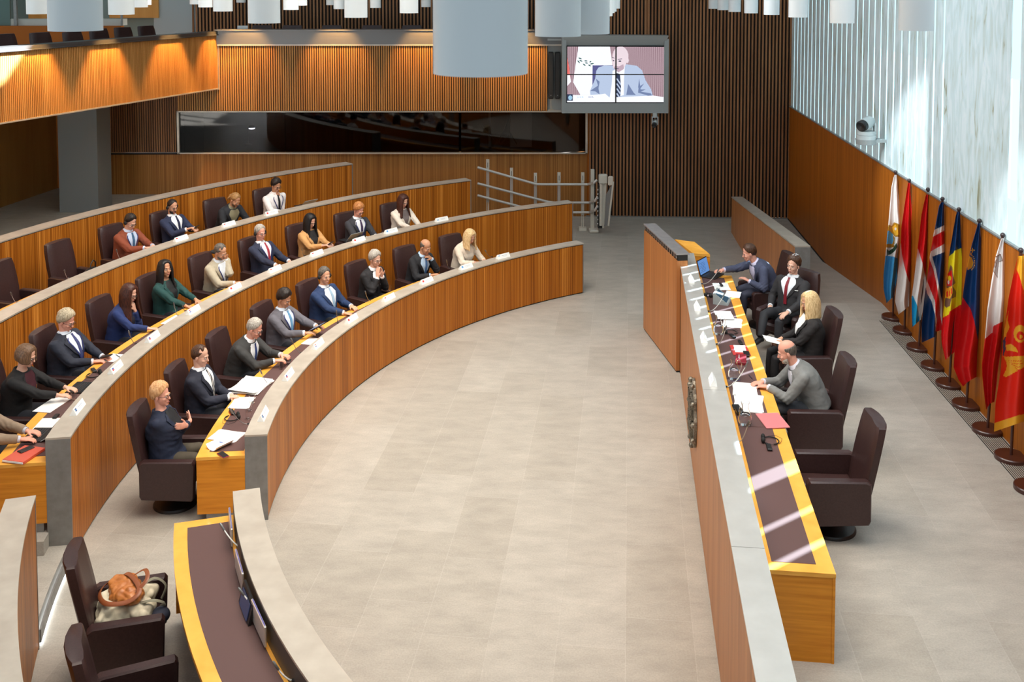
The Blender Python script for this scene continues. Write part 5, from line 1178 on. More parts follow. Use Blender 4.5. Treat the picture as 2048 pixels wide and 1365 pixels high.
def person(loc, rz, label, skin='fair', hair='brown', style='short', jacket=(40, 44, 60), shirt=(225, 228, 235), tie=None, lean=5, side=0, twist=0, head=(10, 0, 0), R=(.10, .45, .80), L=(-.10, .45, .80), curl=(.5, .5), hdir=(None, None), bulk=1.08, female=False, glasses=False, phones=False, beard=None, legs=True, knees=None, trousers=(30, 32, 40), inner=None, hlen=.3, scale=1.07, lanyard=False, shirtonly=False, extra=None, stripe=None, palm=(None, None), hfwd=0.0, pocket=None):
    T = empty('person', loc, rz, label, 'person'); T.scale = (scale,)*3
    wf = .90 if female else 1.0
    hip = Vector((0, -.09, .535)); Ls = .535
    # spine
    def frame(s):
        n = 24; p = hip.copy(); k = 0; ds = Ls/n
        while k*ds < s - 1e-9:
            st = min(ds, s-k*ds); a = math.radians(lean)*(.55 + .9*(k*ds/Ls)); b = math.radians(side)*(k*ds/Ls)*1.3
            p += Vector((math.sin(b), math.sin(a)*math.cos(b), math.cos(a)*math.cos(b)))*st; k += 1
        a = math.radians(lean)*(.55 + .9*(s/Ls)); b = math.radians(side)*(s/Ls)*1.3
        up = Vector((math.sin(b), math.sin(a)*math.cos(b), math.cos(a)*math.cos(b))).normalized()
        tw = math.radians(twist)*(s/Ls); x = Vector((math.cos(tw), math.sin(tw), 0)); x = (x - up*x.dot(up)).normalized(); f = up.cross(x)
        return p, x, f, up
    def rr(s, add=0.0):
        bl = 1 + (bulk-1)*max(0, 1-max(0, s-.25)/.22) if s < .47 else 1
        fx = (1 + (bulk-1)*(.6 if s < .45 else 0))
        return lerp3(CAN, s, 1)*wf*fx + add, lerp3(CAN, s, 2)*bl*(1.0 if not female else .95 + (.14 if .24 < s < .36 else 0)) + add
    def F(s, a, off):
        p, x, f, up = frame(s); rx, ry = rr(s)
        q = p + x*(rx*math.sin(a)) + f*(ry*math.cos(a)); nrm = (x*(math.sin(a)/rx) + f*(math.cos(a)/ry)).normalized()
        return q + nrm*off
    def torso(m, s0, add, s1=9):
        S_ = [s for s in (0, .05, .10, .15, .20, .25, .30, .34, .38, .41, .435, .455, .472, .487, .50, .518, .535) if s0 <= s <= s1]
        rings = []
        for s in S_:
            p, x, f, up = frame(s); rx, ry = rr(s, add)
            rings.append([p + x*(rx*math.cos(t)) + f*(ry*math.sin(t)) for t in [2*PI*i/24 for i in range(24)]])
        m.loft(rings)
    sh = []
    for sg in (1, -1):
        p, x, f, up = frame(.415); sh.append(p + x*(sg*.188*wf*(1+(bulk-1)*.5)) + f*.0)
    # head frame
    pn_, x0, f0, u0 = frame(Ls)
    hp, hy, hr = (math.radians(v) for v in head)
    base = Matrix((x0, Vector((0, 0, 1)).cross(x0).normalized(), Vector((0, 0, 1)))).transposed()
    fwd0 = base.col[1].copy(); 
    RH = Matrix.Rotation(-hy, 3, 'Z') @ Matrix(((x0.x, -x0.y, 0), (x0.y, x0.x, 0), (0, 0, 1))) @ Matrix.Rotation(-hp, 3, 'X') @ Matrix.Rotation(hr, 3, 'Y')
    upn = (u0*.6 + Vector((0, 0, .4))).normalized()
    Hc = pn_ + upn*.085 + RH @ Vector((0, .018+hfwd, .045))
    hs = .96 if female else 1.0
    def H(x, y, z): return Hc + RH @ (Vector((x, y, z))*hs)
    def arm(S, W, sg):
        la, lb = .285*(.94 if female else 1), .255*(.94 if female else 1); d = W - S; D_ = d.length
        if D_ > (la+lb)*.985: d = d.normalized()*(la+lb)*.985; W = S + d; D_ = d.length
        a = (la*la - lb*lb + D_*D_)/(2*D_); h = math.sqrt(max(1e-6, la*la-a*a)); n = d.normalized()
        pole = Vector((sg*.75, -.35, -1.0)); pole = (pole - n*pole.dot(n)).normalized()
        return S + n*a + pole*h, W
    arms = []
    for sg, S, tgt in ((1, sh[0], R), (-1, sh[1], L)):
        E_, W_ = arm(S, (H(*tgt[1:]) if tgt[0] == 'h' else Vector(tgt)/scale), sg); arms.append((S, E_, W_, sg))
    m = M(); torso(m, .30, -.012)
    m.tube([pn_ - u0*.04, pn_ + upn*.03, H(0, -.028, -.05), H(0, -.02, 0)], [.060*wf, .054*wf, .052*wf, .05], 14)
    def hb(c, r, rot=None, k=16): m.ball(H(*c), tuple(v*hs for v in r), nu=k, nv=10, rot=RH @ rot if rot else RH)
    hb((0, -.014, .042), (.075, .095, .085)); hb((0, .020, -.025), (.062, .072, .085)); hb((0, .028, -.072), (.050, .056, .038)); hb((0, .072, -.098), (.022, .017, .017), k=10)
    hb((0, .076, .020), (.046, .016, .011), k=12); hb((0, .088, -.066), (.021, .010, .011), k=10)
    for s_ in (-1, 1):
        hb((s_*.036, .064, -.030), (.022, .022, .018), k=10); hb((s_*.078, -.006, -.010), (.009, .020, .031), Matrix.Rotation(-s_*.25, 3, 'Z') @ Matrix.Rotation(-.15, 3, 'X'), 10)
    m.tube([H(0, .086, .015), H(0, .096, -.008), H(0, .107, -.030), H(0, .100, -.038)], [.007*hs, .0095*hs, .0130*hs, .009*hs], 10)
    for i, (S, E_, W_, sg) in enumerate(arms):
        m.tube([S, S.lerp(E_, .5), E_, E_.lerp(W_, .35), W_], [.046*wf, .042*wf, .037*wf, .037*wf, .026*wf], 12)
        fd = Vector(hdir[i]).normalized() if hdir[i] else (W_-E_).normalized()
        pn2 = Vector(palm[i]) if palm[i] else Vector((0, 0, -1)); pn2 = (pn2 - fd*pn2.dot(fd)).normalized(); sd2 = fd.cross(pn2)*1.0
        # thumb on the inner side of the body
        inn = sd2 if (sd2.dot(Vector((-sg, .3, .2))) > 0) else -sd2
        k = .93 if female else 1.0
        rings = []
        for u, w_, h_ in ((-.01, .026, .021), (.02, .032, .017), (.055, .041, .015), (.085, .040, .012), (.094, .034, .009)):
            c_ = W_ + fd*(u*k); rings.append([c_ + inn*(w_*k*math.cos(t)) + pn2*(h_*k*math.sin(t)) for t in [2*PI*j/14 for j in range(14)]])
        m.loft(rings); cu = curl[i]
        for j, (off, ln) in enumerate(((.030, .070), (.010, .080), (-.011, .075), (-.030, .058))):
            p = W_ + fd*(.082*k) + inn*(off*k); d_ = (fd + inn*(off*1.6)).normalized(); P = [p]; an = 0
            for q, seg in enumerate((.45, .32, .27)):
                an += cu*(.45, .75, .55)[q]*1.3; dd = d_*math.cos(an) + pn2*math.sin(an); p = p + dd*(ln*k*seg); P.append(p)
            m.tube(P, [.0088*k, .0085*k, .0078*k, .0062*k], 8)
        p = W_ + fd*(.025*k) + inn*(.024*k); P = [p]
        for q, (a_, sg2) in enumerate(((.85, .038), (.55, .032), (.35, .024))):
            dd = (fd*math.cos(a_) + inn*math.sin(a_) + pn2*(.25*cu)).normalized(); p = p + dd*(sg2*k); P.append(p)
        m.tube(P, [.014*k, .0115*k, .0105*k, .0075*k], 8)
    remeshed(m, 'body', SK[skin], T, .0065, 2)
    # jacket
    jm = clothm(jacket)
    m = M(); torso(m, 0, .011, .50)
    for S, E_, W_, sg in arms:
        wv = W_.lerp(E_, .10)
        m.ball(S + Vector((0, 0, .006)), (.070*wf, .066*wf, .064*wf)); m.tube([S, S.lerp(E_, .35), S.lerp(E_, .8), E_, E_.lerp(W_, .4), wv], [.070*wf, .067*wf, .061*wf, .060*wf, .053*wf, .043*wf], 14)
        for q in (.25, .6): m.ball(E_.lerp(S, q*.35) + Vector((0, 0, .004)), .061*wf, nu=12, nv=8)
    p, x, f, up = frame(.02); m.ball(p + f*.02 - up*.01, (.205*wf*(1+(bulk-1)*.7), .17*bulk, .09), rot=Matrix((x, f, up)).transposed())
    pk, xk, fk, uk = frame(.498)
    m.tube([pk + xk*(.080*wf*math.cos(t)) + fk*(-.010 + .068*math.sin(t)) + uk*(.008 - .034*max(0, math.sin(t))) for t in [math.radians(a) for a in range(140, 401, 20)]], .017, 8)
    jo = remeshed(m, 'shirt' if shirtonly else 'jacket', jm, T, .0115, 3); wrinkle(jo, arms)
    def patch(a0f, a1f, s0, s1, off, name, mt, n=8, ns=12, th=.003):
        m2 = M(); vs = []
        for i in range(ns+1):
            s = s0 + (s1-s0)*i/ns; a, b = a0f(s), a1f(s)
            for j in range(n+1): vs.append(F(s, a + (b-a)*j/n, off))
        k = len(vs)
        for i in range(ns+1):
            s = s0 + (s1-s0)*i/ns; a, b = a0f(s), a1f(s)
            for j in range(n+1): vs.append(F(s, a + (b-a)*j/n, off-th))
        fs = []
        for i in range(ns):
            for j in range(n):
                q = (i*(n+1)+j, i*(n+1)+j+1, (i+1)*(n+1)+j+1, (i+1)*(n+1)+j); fs.append(q); fs.append(tuple(k+z for z in q[::-1]))
        bd = [i*(n+1) for i in range(ns+1)] + [ns*(n+1)+j for j in range(1, n+1)] + [i*(n+1)+n for i in range(ns-1, -1, -1)] + [j for j in range(n-1, 0, -1)]
        for a, b in zip(bd, bd[1:]+bd[:1]): fs.append((a, k+a, k+b, b))
        m2.add(vs, fs); o = m2.build(name, mt, T, smooth=60); return o
    D2R = math.radians
    def vhalf(s):
        pts = [(.20, 1), (.26, 8), (.33, 16), (.40, 26), (.45, 34), (.48, 38), (.51, 40)]
        if s <= pts[0][0]: return D2R(1)
        for a, b in zip(pts, pts[1:]):
            if s <= b[0]: return D2R(a[1] + (b[1]-a[1])*(s-a[0])/(b[0]-a[0]))
        return D2R(40)
    smt = clothm(shirt, .7)
    if not shirtonly:
        patch(lambda s: -vhalf(s), vhalf, .20, .50, .0165, 'shirt', smt)
        for s_ in (-1, 1):
            patch(lambda s: s_*vhalf(s), lambda s: s_*(vhalf(s) + D2R(13)*min(1, (s-.20)/.1)*(1 if s < .44 else .7)), .205, .475, .0225, 'lapel', jm, 4)
    if not female:
        m = M()
        torso(m, .50, -.001, .535)
        for s_ in (-1, 1): m.tube([pn_ - u0*.014 + xk*(.064*math.cos(t)*s_) + fk*(.064*math.sin(t)) - uk*(.022*max(0, math.sin(t))) for t in [D2R(a) for a in (-90, -60, -30, 0, 30, 55, 78)]], [.016]*5+[.016, .012], 8, flat=.45)
        m.build('shirt_collar', smt, T, smooth=60)
        for S, E_, W_, sg in arms:
            m = M(); d_ = (W_-E_).normalized(); m.tube([W_ - d_*.035, W_ - d_*.004], .036, 14); m.build('shirt_cuff', smt if not shirtonly else jm, T, smooth=60)
    if tie:
        tm = clothm(tie, .5) if not stripe else striped(tie, stripe)
        patch(lambda s: -D2R(5+ (3.5 if s > .475 else 4*(.5-s))), lambda s: D2R(5 + (3.5 if s > .475 else 4*(.5-s))), .14, .497, .0235, 'necktie', tm, 4)
    if lanyard:
        for s_ in (-1, 1): patch(lambda s: s_*D2R(2+95*max(0, s-.18)), lambda s: s_*D2R(6+95*max(0, s-.18)), .18, .47, .027, 'lanyard', F_N, 2)
    if pocket: patch(lambda s: -D2R(44), lambda s: -D2R(32), .345, .355, .024, 'pocket_square', PAPER, 2, 2)
    # face details
    for s_ in (-1, 1):
        m = M(); m.ball(H(s_*.030, .0815, .000), (.0125, .006, .0058), nu=12, nv=8, rot=RH); m.ball(H(s_*.030, .0865, -.0015), (.0055, .002, .005), 1, 10, 6, rot=RH); m.build('eye', [EYEW, IRIS], T, smooth=60)
        m = M(); m.tube([H(s_*.012, .093, .018), H(s_*.030, .091, .0235), H(s_*.050, .078, .017)], [.0035, .0038, .002], 6); m.build('eyebrow', HM[hair if hair not in ('grey', 'saltblond', 'lightblond') else 'dgrey'], T)
    m = M(); m.ball(H(0, .097, -.063), (.021, .0045, .0035), nu=12, nv=6, rot=RH); m.ball(H(0, .096, -.0705), (.017, .005, .0045), nu=12, nv=6, rot=RH); m.build('mouth', LIP, T, smooth=60)
    # hair
    if style != 'none':
        def hairline(az):          # az: 0 = front, pi = back
            c_ = math.cos(az)
            fr = {'short': 36, 'full': 30, 'receding': 52, 'bald': 999, 'buzz': 42, 'bob': 30, 'long': 34, 'pixie': 28, 'slick': 38}[style]
            if style == 'bald': fr = 70
            sd_ = -32 if style not in ('bob', 'long') else 4
            return D2R(sd_ + (fr-sd_)*max(0, c_)**1.2 - (38)*max(0, -c_)**.8)
        th = {'short': .012, 'full': .021, 'receding': .009, 'bald': .003, 'buzz': .003, 'bob': .016, 'long': .014, 'pixie': .022, 'slick': .010}[style]
        m = M(); NA, NE = 44, 24; vs = []
        for j in range(NE+1):
            el = D2R(-62) + D2R(150)*j/NE
            for i in range(NA):
                az = 2*PI*i/NA; u = min(PI, abs(az if az <= PI else az-2*PI)); h = hairline(u)
                h += D2R(5)*noise.noise(Vector((az*3, 1.7, 0))) ; e = max(0, min(1, (el-h)/D2R(12)))
                if style == 'bald':
                    top = D2R(22) if u > D2R(70) else D2R(-90)
                    e *= max(0, min(1, (top-el)/D2R(10)))
                if style == 'receding' and u < D2R(75) and el > D2R(20): e *= max(0, min(1, (el-D2R(38+14*math.cos(u*4)))/D2R(12)))
                tt = th*(1 + (.55*max(0, math.sin(el)) if style in ('full', 'pixie', 'short') else 0)) * (1 + .25*noise.noise(Vector((math.cos(az)*3, math.sin(az)*3, el*2.5))) + (.2*noise.noise(Vector((math.cos(az)*9, math.sin(az)*9, el*7))) if style in ('full', 'pixie', 'short') else 0))
                gr = min(1, .28 + .72*max(0, el-h)/D2R(42)) if style in ('short', 'full', 'pixie', 'slick', 'receding') else 1; k = -.012*(1-e) + tt*e*gr
                ce, se = math.cos(el), math.sin(el)
                x = (.077+k)*ce*math.sin(az); y = -.013 + (.097+k)*ce*math.cos(az); z = .036 + (.092+k)*se
                if se < 0: z = .036 + (.105+k)*se; y = -.013 + (.097+k)*(ce**.7)*math.cos(az) if math.cos(az) < 0 else y
                vs.append(H(x, y, z))
        fs = []
        for j in range(NE):
            for i in range(NA):
                k2 = (i+1) % NA; fs.append((j*NA+i, j*NA+k2, (j+1)*NA+k2, (j+1)*NA+i))
        fs.append(tuple(range(NA-1, -1, -1))); fs.append(tuple(range(NE*NA, NE*NA+NA)))
        m.add(vs, fs)
        if style in ('bob', 'long'):
            for az in range(48, 313, 11 if style == 'long' else 12):
                a = D2R(az); jit = random.uniform(-1, 1)
                ln = hlen*(1 + .08*jit)
                P = []
                for el in (55, 30, 8):
                    e = D2R(el); P.append(H((.084)*math.cos(e)*math.sin(a), -.013 + .104*math.cos(e)*math.cos(a), .036 + .098*math.sin(e)))
                d_ = (P[-1]-P[-2]).normalized(); q = P[-1].copy(); steps = max(3, int(ln/.05))
                out = (P[-1]-Hc); out.z = 0; out.normalize()
                for k in range(steps):
                    w_ = min(1, (k+1)/2.5); v = (d_*(1-w_) + Vector((0, 0, -1))*w_ + out*(.06 if q.z > pn_.z-.02 else .22)).normalized()
                    q = q + v*(ln/steps); P.append(q.copy())
                rad = [.018, .021, .021] + [.021*(1-.45*k/steps) for k in range(steps)]
                m.tube(P, rad, 8)
            remeshed(m, 'hair', HM[hair], T, .009, 2)
        else:
            if style == 'slick':
                m.tube([H(0, -.08, .03), H(.0, -.12, -.01), H(.0, -.13, -.05), H(.0, -.11, -.09)], [.03, .045, .035, .01], 10)
                m.tube([H(.03, -.09, .0), H(.05, -.12, -.05), H(.05, -.12, -.09)], [.02, .02, .006], 8)
                remeshed(m, 'hair', HM[hair], T, .007, 1)
            else: m.build('hair', HM[hair], T, smooth=80)
    if beard:
        m = M(); vs = []; NA, NE = 28, 14
        for j in range(NE+1):
            el = D2R(-88) + D2R(75)*j/NE
            for i in range(NA+1):
                az = D2R(-95) + D2R(190)*i/NA; u = abs(az)
                top = D2R(-30 + 26*(u/D2R(95))**1.5); e = max(0, min(1, (top-el)/D2R(8)))
                mo = math.exp(-(az/D2R(11))**2)*math.exp(-((el-D2R(-38))/D2R(7))**2)
                k = -.010*(1-e) + .006*e - .008*mo
                x = (.060+k)*math.cos(el)**.75*math.sin(az); y = .026 + (.066+k)*math.cos(el)**.75*math.cos(az); z = -.028 + (.092+k)*math.sin(el)
                vs.append(H(x, y, z))
        fs = [(j*(NA+1)+i, j*(NA+1)+i+1, (j+1)*(NA+1)+i+1, (j+1)*(NA+1)+i) for j in range(NE) for i in range(NA)]
        m.add(vs, fs); m.tube([H(-.024, .088, -.058), H(0, .101, -.050), H(.024, .088, -.058)], [.004, .006, .004], 8)
        m.build('beard', HM[beard], T, smooth=80)
    if glasses:
        m = M()
        for s_ in (-1, 1):
            m.tube([H(s_*.032 + .022*math.cos(t), .098, -.001 + .016*math.sin(t)) for t in [2*PI*i/18 for i in range(19)]], .0022, 6)
            m.tube([H(s_*.054, .096, .003), H(s_*.074, .06, .004), H(s_*.082, -.01, .003)], .002, 6)
        m.tube([H(-.010, .100, .002), H(.010, .100, .002)], .002, 6); m.build('glasses', mat_glass, T)
    if phones:
        m = M(); r_ = .094
        m.tube([H(r_*math.cos(t)*.98, -.012, .030 + r_*math.sin(t)*1.03) for t in [D2R(a) for a in range(-12, 193, 12)]], .0065, 8, flat=.6); m.build('headphone_band', BLACKM, T, smooth=60)
        for s_ in (-1, 1):
            m = M(); m.lathe([(0, .014), (.022, .013), (.030, .004), (.031, -.008), (.026, -.014), (0, -.014)], H(s_*.094, -.008, -.006), 20, 0, RH @ Matrix.Rotation(PI/2, 3, 'Y')); m.build('ear_cup', BLACKM, T, smooth=50)
    if legs:
        m = M(); kn = knees or [(.12, .36, .52), (-.12, .36, .52)]
        m.ball(hip + Vector((0, .02, -.01)), (.17*wf, .16, .10))
        for i, s_ in enumerate((1, -1)):
            K = Vector(kn[i][:3]); A = Vector(kn[i][3:6]) if len(kn[i]) > 3 else Vector((K.x, K.y + .02, .10))
            m.tube([hip + Vector((s_*.09, .0, .0)), Vector((s_*.10, .12, .535)).lerp(K, .2), hip.lerp(K, .7) + Vector((s_*.03, 0, .02)), K, K.lerp(A, .35), A], [.090*wf, .085*wf, .076*wf, .064*wf, .060*wf, .044*wf], 14)
        remeshed(m, 'trousers', clothm(trousers), T, .015, 3)
        for i, s_ in enumerate((1, -1)):
            K = Vector(kn[i][:3]); A = Vector(kn[i][3:6]) if len(kn[i]) > 3 else Vector((K.x, K.y + .02, .10))
            m = M(); m.tube([A + Vector((0, -.04, -.045)), A + Vector((0, .0, -.03)), A + Vector((0, .10, -.055)), A + Vector((0, .19, -.068))], [.035, .042, .038, .022], 12, flat=.85); m.build('shoe', BLACK, T, smooth=60)
    return T
mat_glass = mat('glasses_frame', (.02, .02, .025), .3)
def striped(c1, c2):
    m = mat('striped_tie', lin(c1), .5); N, L, B = nodes_of(m); tc = N.new('ShaderNodeTexCoord'); wv = N.new('ShaderNodeTexWave'); wv.inputs['Scale'].default_value = 12; wv.bands_direction = 'DIAGONAL'
    L.new(tc.outputs['Object'], wv.inputs['Vector']); r = ramp(N, [(.45, lin(c1)), (.55, lin(c2))]); L.new(wv.outputs['Fac'], r.inputs[0]); L.new(r.outputs[0], B.inputs['Base Color']); return m
def seat(row_, a): R0, z = {1: (8.56, 0), 2: (10.49, .3), 3: (12.56, .57)}[row_]; return dict(loc=pol(R0+RS, a, z), rz=face(a))
NAVY = (34, 40, 62); CHAR = (44, 44, 46); BLK = (24, 25, 30)
# front row
person(**seat(1, seats1[0]), label='blond short-haired woman with glasses in a dark navy coat, arms crossed, at the row end', skin='pink', hair='strawberry', style='pixie', jacket=(26, 34, 56), shirt=(20, 20, 24), lean=-6, head=(2, 14, 0), R=(-.12, .15, .92), L=(.08, .16, .95), hdir=((-.8, -.4, .1), (.8, -.5, .25)), palm=((.2, -1, 0), (0, -1, .2)), curl=(.15, .4), female=True, glasses=True, bulk=1.18, trousers=(70, 62, 50))
person(**seat(1, seats1[1]), label='dark-haired man in a navy suit with a striped tie and folded hands', skin='fair', hair='brown', style='receding', jacket=(30, 33, 48), tie=(30, 34, 40), stripe=(200, 195, 190), lean=-1, head=(12, 6, 0), R=(.035, .30, .77), L=(-.035, .30, .76), hdir=((-.4, .9, 0), (.4, .9, 0)), curl=(.8, .8), bulk=1.1)
person(**seat(1, seats1[2]), label='silver-haired man with glasses in a charcoal suit bent over his phone', skin='pink', hair='grey', style='short', jacket=(50, 50, 50), tie=(40, 62, 120), lean=20, head=(26, 4, 0), R=(.09, .50, .84), L=(-.07, .52, .86), hdir=((-.3, 1, 0), (.3, 1, .1)), curl=(.6, .7), glasses=True, bulk=1.15)
person(**seat(1, seats1[3]), label='dark-haired man in a grey suit and light blue tie holding a tablet', skin='tan', hair='dark', style='full', jacket=(92, 90, 98), shirt=(210, 220, 235), tie=(100, 150, 190), lean=4, head=(26, 4, 0), R=(.14, .42, .84), L=(-.12, .46, .86), hdir=((-.5, .9, 0), (.3, 1, .1)), curl=(.5, .6), bulk=1.2, lanyard=True)
t = person(**seat(1, seats1[4]), label='greying man with headphones in a blue suit and pale blue tie', skin='warm', hair='dgrey', style='short', jacket=(28, 50, 88), tie=(150, 180, 205), lean=2, head=(4, 22, 0), R=(.15, .42, .79), L=(-.17, .34, .79), phones=True, bulk=1.28, beard=None)
person(**seat(1, seats1[5]), label='grey-haired man with glasses in a black suit, both hands at his mouth', skin='fair', hair='grey', style='full', jacket=(28, 28, 32), tie=(30, 30, 36), lean=10, head=(10, 8, 0), R=('h', .045, .15, -.24), L=('h', -.045, .15, -.24), hdir=((-.15, -.1, 1), (.15, -.1, 1)), palm=((-1, 0, 0), (1, 0, 0)), curl=(.15, .15), glasses=True)
person(**seat(1, seats1[6]), label='bald man in a black suit and blue tie resting his chin on one hand', skin='tan', hair='dgrey', style='bald', jacket=(26, 27, 32), shirt=(170, 195, 220), tie=(70, 110, 160), lean=18, head=(24, -4, 0), R=(.12, .40, .80), L=('h', -.09, .13, -.17), hdir=(None, (.75, -.1, .6)), palm=(None, (0, -.6, -.6)), curl=(.5, 1.0), beard=None)
person(**seat(1, seats1[7]), label='blond woman in a cream jacket writing at the right of the front row', skin='fair', hair='lightblond', style='long', hlen=.24, jacket=(218, 205, 188), shirt=(225, 215, 200), lean=20, head=(34, -4, 0), R=(.08, .42, .80), L=(-.14, .42, .80), female=True)
# second row
person(**seat(2, seats2[0]), label='bearded man with glasses in a tan jacket typing, cut off by the left edge', skin='pink', hair='strawberry', style='short', jacket=(138, 118, 98), shirt=(190, 190, 200), tie=(170, 75, 30), lean=10, head=(26, 10, 0), R=(.10, .50, .82), L=(-.08, .52, .82), hdir=((-.15, 1, -.1), (.15, 1, -.1)), curl=(.4, .4), beard='grey', glasses=True, bulk=1.1)
person(**seat(2, seats2[1]), label='brown-haired woman with glasses in a black cardigan typing on a laptop', skin='fair', hair='mbrown', style='bob', hlen=.10, jacket=(20, 19, 21), shirt=(60, 16, 28), lean=10, head=(20, 2, 0), R=(.10, .50, .82), L=(-.08, .54, .82), hdir=((-.15, 1, -.1), (.15, 1, -.1)), curl=(.4, .4), female=True, glasses=True)
person(**seat(2, seats2[2]), label='stout fair-haired man with glasses in a navy suit and dotted blue tie', skin='pink', hair='saltblond', style='full', jacket=(34, 38, 52), shirt=(215, 222, 235), tie=(60, 66, 110), lean=-2, head=(24, 4, 0), R=(.10, .34, .78), L=(-.06, .38, .78), hdir=((-.4, 1, 0), (.3, 1, 0)), curl=(.7, .7), glasses=True, bulk=1.35, lanyard=True)
person(**seat(2, seats2[3]), label='long-haired brunette woman in a blue jacket, one hand at her chin', skin='fair', hair='auburn', style='long', hlen=.38, jacket=(30, 48, 98), shirt=(24, 24, 40), lean=14, head=(22, 6, 0), R=(.10, .46, .80), L=('h', -.05, .13, -.21), hdir=(None, (.2, -.1, 1)), palm=(None, (0, -1, 0)), curl=(.5, 1.0), female=True, glasses=True)
person(**seat(2, seats2[4]), label='woman with long black hair in a dark green jacket looking up', skin='tan', hair='black', style='long', hlen=.42, jacket=(20, 62, 60), shirt=(16, 16, 18), lean=0, head=(-2, 26, 0), R=(.13, .38, .78), L=(-.10, .42, .79), curl=(.6, .6), female=True)
person(**seat(2, seats2[5]), label='greying bearded man in a beige jacket leaning his cheek on his hand', skin='warm', hair='dgrey', style='receding', jacket=(168, 158, 138), shirt=(212, 218, 226), lean=10, side=4, head=(28, -2, 8), R=(.12, .42, .80), L=('h', -.115, .06, -.17), hdir=(None, (.15, -.1, 1)), palm=(None, (1, 0, 0)), curl=(.5, .5), beard='dgrey', lanyard=True)
person(**seat(2, seats2[6]), label='grey-haired man with headphones and glasses in a navy suit and red tie', skin='pink', hair='grey', style='short', jacket=(36, 42, 64), tie=(150, 50, 65), lean=-6, head=(6, 14, 0), R=(.19, .44, .80), L=(-.20, .34, .78), phones=True, glasses=True, lanyard=True, beard=None)
person(**seat(2, seats2[7]), label='dark-haired woman in a tan jacket reading her phone', skin='fair', hair='black', style='long', hlen=.30, jacket=(190, 142, 88), shirt=(28, 26, 28), lean=2, head=(28, 4, 0), R=(.06, .36, .88), L=(-.06, .38, .88), hdir=((-.3, 1, .2), (.3, 1, .2)), curl=(.8, .8), female=True)
person(**seat(2, seats2[8]), label='ginger-haired man with glasses in a charcoal suit looking down', skin='pink', hair='ginger', style='full', jacket=(50, 50, 56), tie=(60, 45, 80), lean=6, head=(28, 0, 0), R=(.13, .42, .80), L=(-.10, .40, .80), glasses=True, lanyard=True)
person(**seat(2, seats2[9]), label='auburn long-haired woman in a white jacket and striped top', skin='fair', hair='auburn', style='long', hlen=.34, jacket=(222, 212, 198), shirt=(110, 100, 100), lean=6, head=(28, 0, 0), R=(.12, .42, .80), L=(-.12, .42, .80), female=True)
# topmost row
person(**seat(3, seats3[2]), label='man with headphones and glasses in a rust-brown jacket', skin='fair', hair='dark', style='short', jacket=(128, 62, 38), shirt=(190, 205, 230), tie=(60, 95, 130), lean=10, head=(30, 4, 0), R=(.08, .46, .86), L=(-.08, .48, .86), curl=(.8, .8), phones=True, glasses=True, lanyard=True)
person(**seat(3, seats3[3]), label='dark-bearded man with headphones in a navy suit using his phone', skin='warm', hair='dark', style='buzz', jacket=(34, 42, 70), tie=(30, 34, 60), lean=-4, head=(14, 8, 0), R=(.06, .32, .92), L=(-.08, .36, .90), hdir=((-.4, .9, .3), (.5, .9, .2)), curl=(.8, .8), phones=True, glasses=True, beard='dark')
person(**seat(3, seats3[4]), label='long-haired bearded man in a black coat bent over the desk', skin='tan', hair='dblond', style='slick', jacket=(28, 30, 36), shirt=(130, 125, 100), lean=24, head=(34, 0, 0), R=(.14, .42, .80), L=(-.16, .44, .82), beard='mbrown')
person(**seat(3, seats3[5]), label='dark-haired man with glasses in a white shirt and black tie, hand at his chin', skin='tan', hair='dark', style='full', jacket=(228, 222, 222), shirt=(228, 222, 222), tie=(24, 22, 28), lean=6, head=(22, 2, 0), R=(.13, .40, .80), L=('h', -.03, .13, -.21), hdir=(None, (.1, -.1, 1)), palm=(None, (0, -1, 0)), curl=(.5, 1.0), glasses=True, shirtonly=True, lanyard=True)
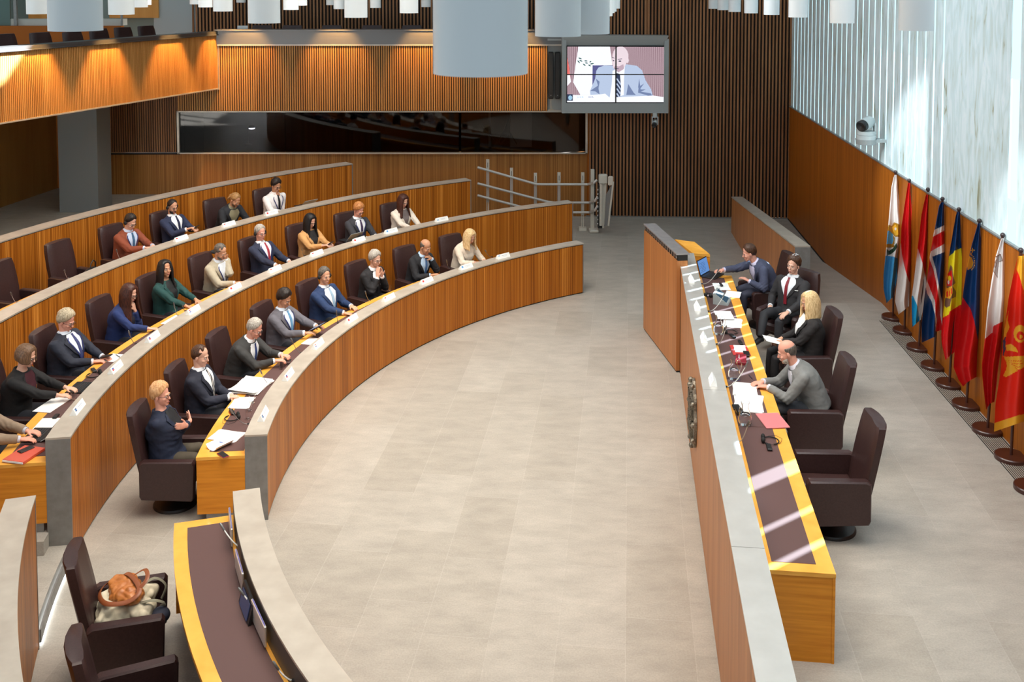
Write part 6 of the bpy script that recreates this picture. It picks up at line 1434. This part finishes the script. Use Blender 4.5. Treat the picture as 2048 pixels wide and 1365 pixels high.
# podium
def pseat(n, s, off): return dict(loc=pd(n, s, .5), rz=pface(off))
person(**pseat(1.42, -.90, 14), label='dark-haired man in a grey-blue suit reaching to the laptop', skin='pink', hair='brown', style='short', jacket=(66, 70, 92), shirt=(205, 200, 225), lean=30, head=(18, 10, 0), R=(.10, .66, .90), L=(-.20, .34, .80), curl=(.4, .5), trousers=(52, 54, 70))
person(**pseat(1.62, .20, 48), label='dark-haired young man in a black suit and dark red tie facing the camera', skin='fair', hair='brown', style='full', jacket=(44, 42, 44), tie=(120, 16, 32), lean=-4, head=(4, -6, -4), R=(.20, .16, .66), L=(-.22, .34, .72), knees=[(.10, .42, .58, .02, .62, .34), (-.14, .42, .54)], trousers=(40, 40, 44), pocket=True)
person(**pseat(1.55, 1.85, 6), label='blond long-haired woman with headphones in a black jacket', skin='warm', hair='lightblond', style='long', hlen=.26, jacket=(34, 30, 30), shirt=(225, 222, 220), lean=-2, head=(18, -8, 0), R=(.10, .26, .74), L=(-.06, .30, .76), hdir=((-.5, .8, -.2), (.5, .8, -.1)), curl=(.8, .8), female=True, phones=True, trousers=(30, 28, 30))
person(**pseat(1.33, 3.50, 2), label='bald grey-bearded man in a grey suit leaning on the podium desk', skin='pink', hair='dgrey', style='bald', jacket=(118, 118, 116), shirt=(205, 205, 215), lean=28, head=(20, 4, 0), R=(.10, .50, .795), L=(-.04, .46, .795), hdir=((-.3, 1, -.1), (.4, .9, -.1)), curl=(.5, .7), beard='grey', trousers=(48, 50, 56), bulk=1.08)
# things held
def held(nm, loc_, rz, tilt, size, mt, label, cat):
    o = empty(nm, loc_, 0, label, cat); o.rotation_euler = (tilt, 0, rz)
    m = M(); m.box((0, 0, 0), (size[0], size[1], .010), bev=.003); m.build('case', BLACK, o); m = M(); m.box((0, 0, .0056), (size[0]*.92, size[1]*.92, .001)); m.build('display', mt, o)
    return o
GLOW = em('held_display', (.55, .62, .85), .5)
def hl(row_, a, y, x, z):
    s = seat(row_, a); c_, s_ = math.cos(s['rz']), math.sin(s['rz']); return Vector((s['loc'].x + x*c_ - y*s_, s['loc'].y + x*s_ + y*c_, s['loc'].z + z))
held('tablet', hl(1, seats1[3], .54, 0, .90), face(seats1[3]), .5, (.18, .25), GLOW, 'tablet held by the man in the grey suit', 'tablet')
held('mobile_phone', hl(2, seats2[7], .47, 0, .92), face(seats2[7]), .6, (.075, .15), GLOW, 'phone held by the woman in the tan jacket', 'phone')
held('mobile_phone', hl(3, seats3[3], .45, -.03, .95), face(seats3[3]), .6, (.075, .15), BLACK, 'black phone held by the bearded man with headphones', 'phone')
held('mobile_phone', hl(2, seats2[2], .45, -.02, .815), face(seats2[2]), .2, (.075, .15), BLACK, 'black phone held by the stout fair-haired man', 'phone')
o = sheet(pd(1.20, 1.95, 1.27), pface(6), .21, .29, 'white sheet on the lap of the blond woman at the podium')
o.rotation_euler.x = .25
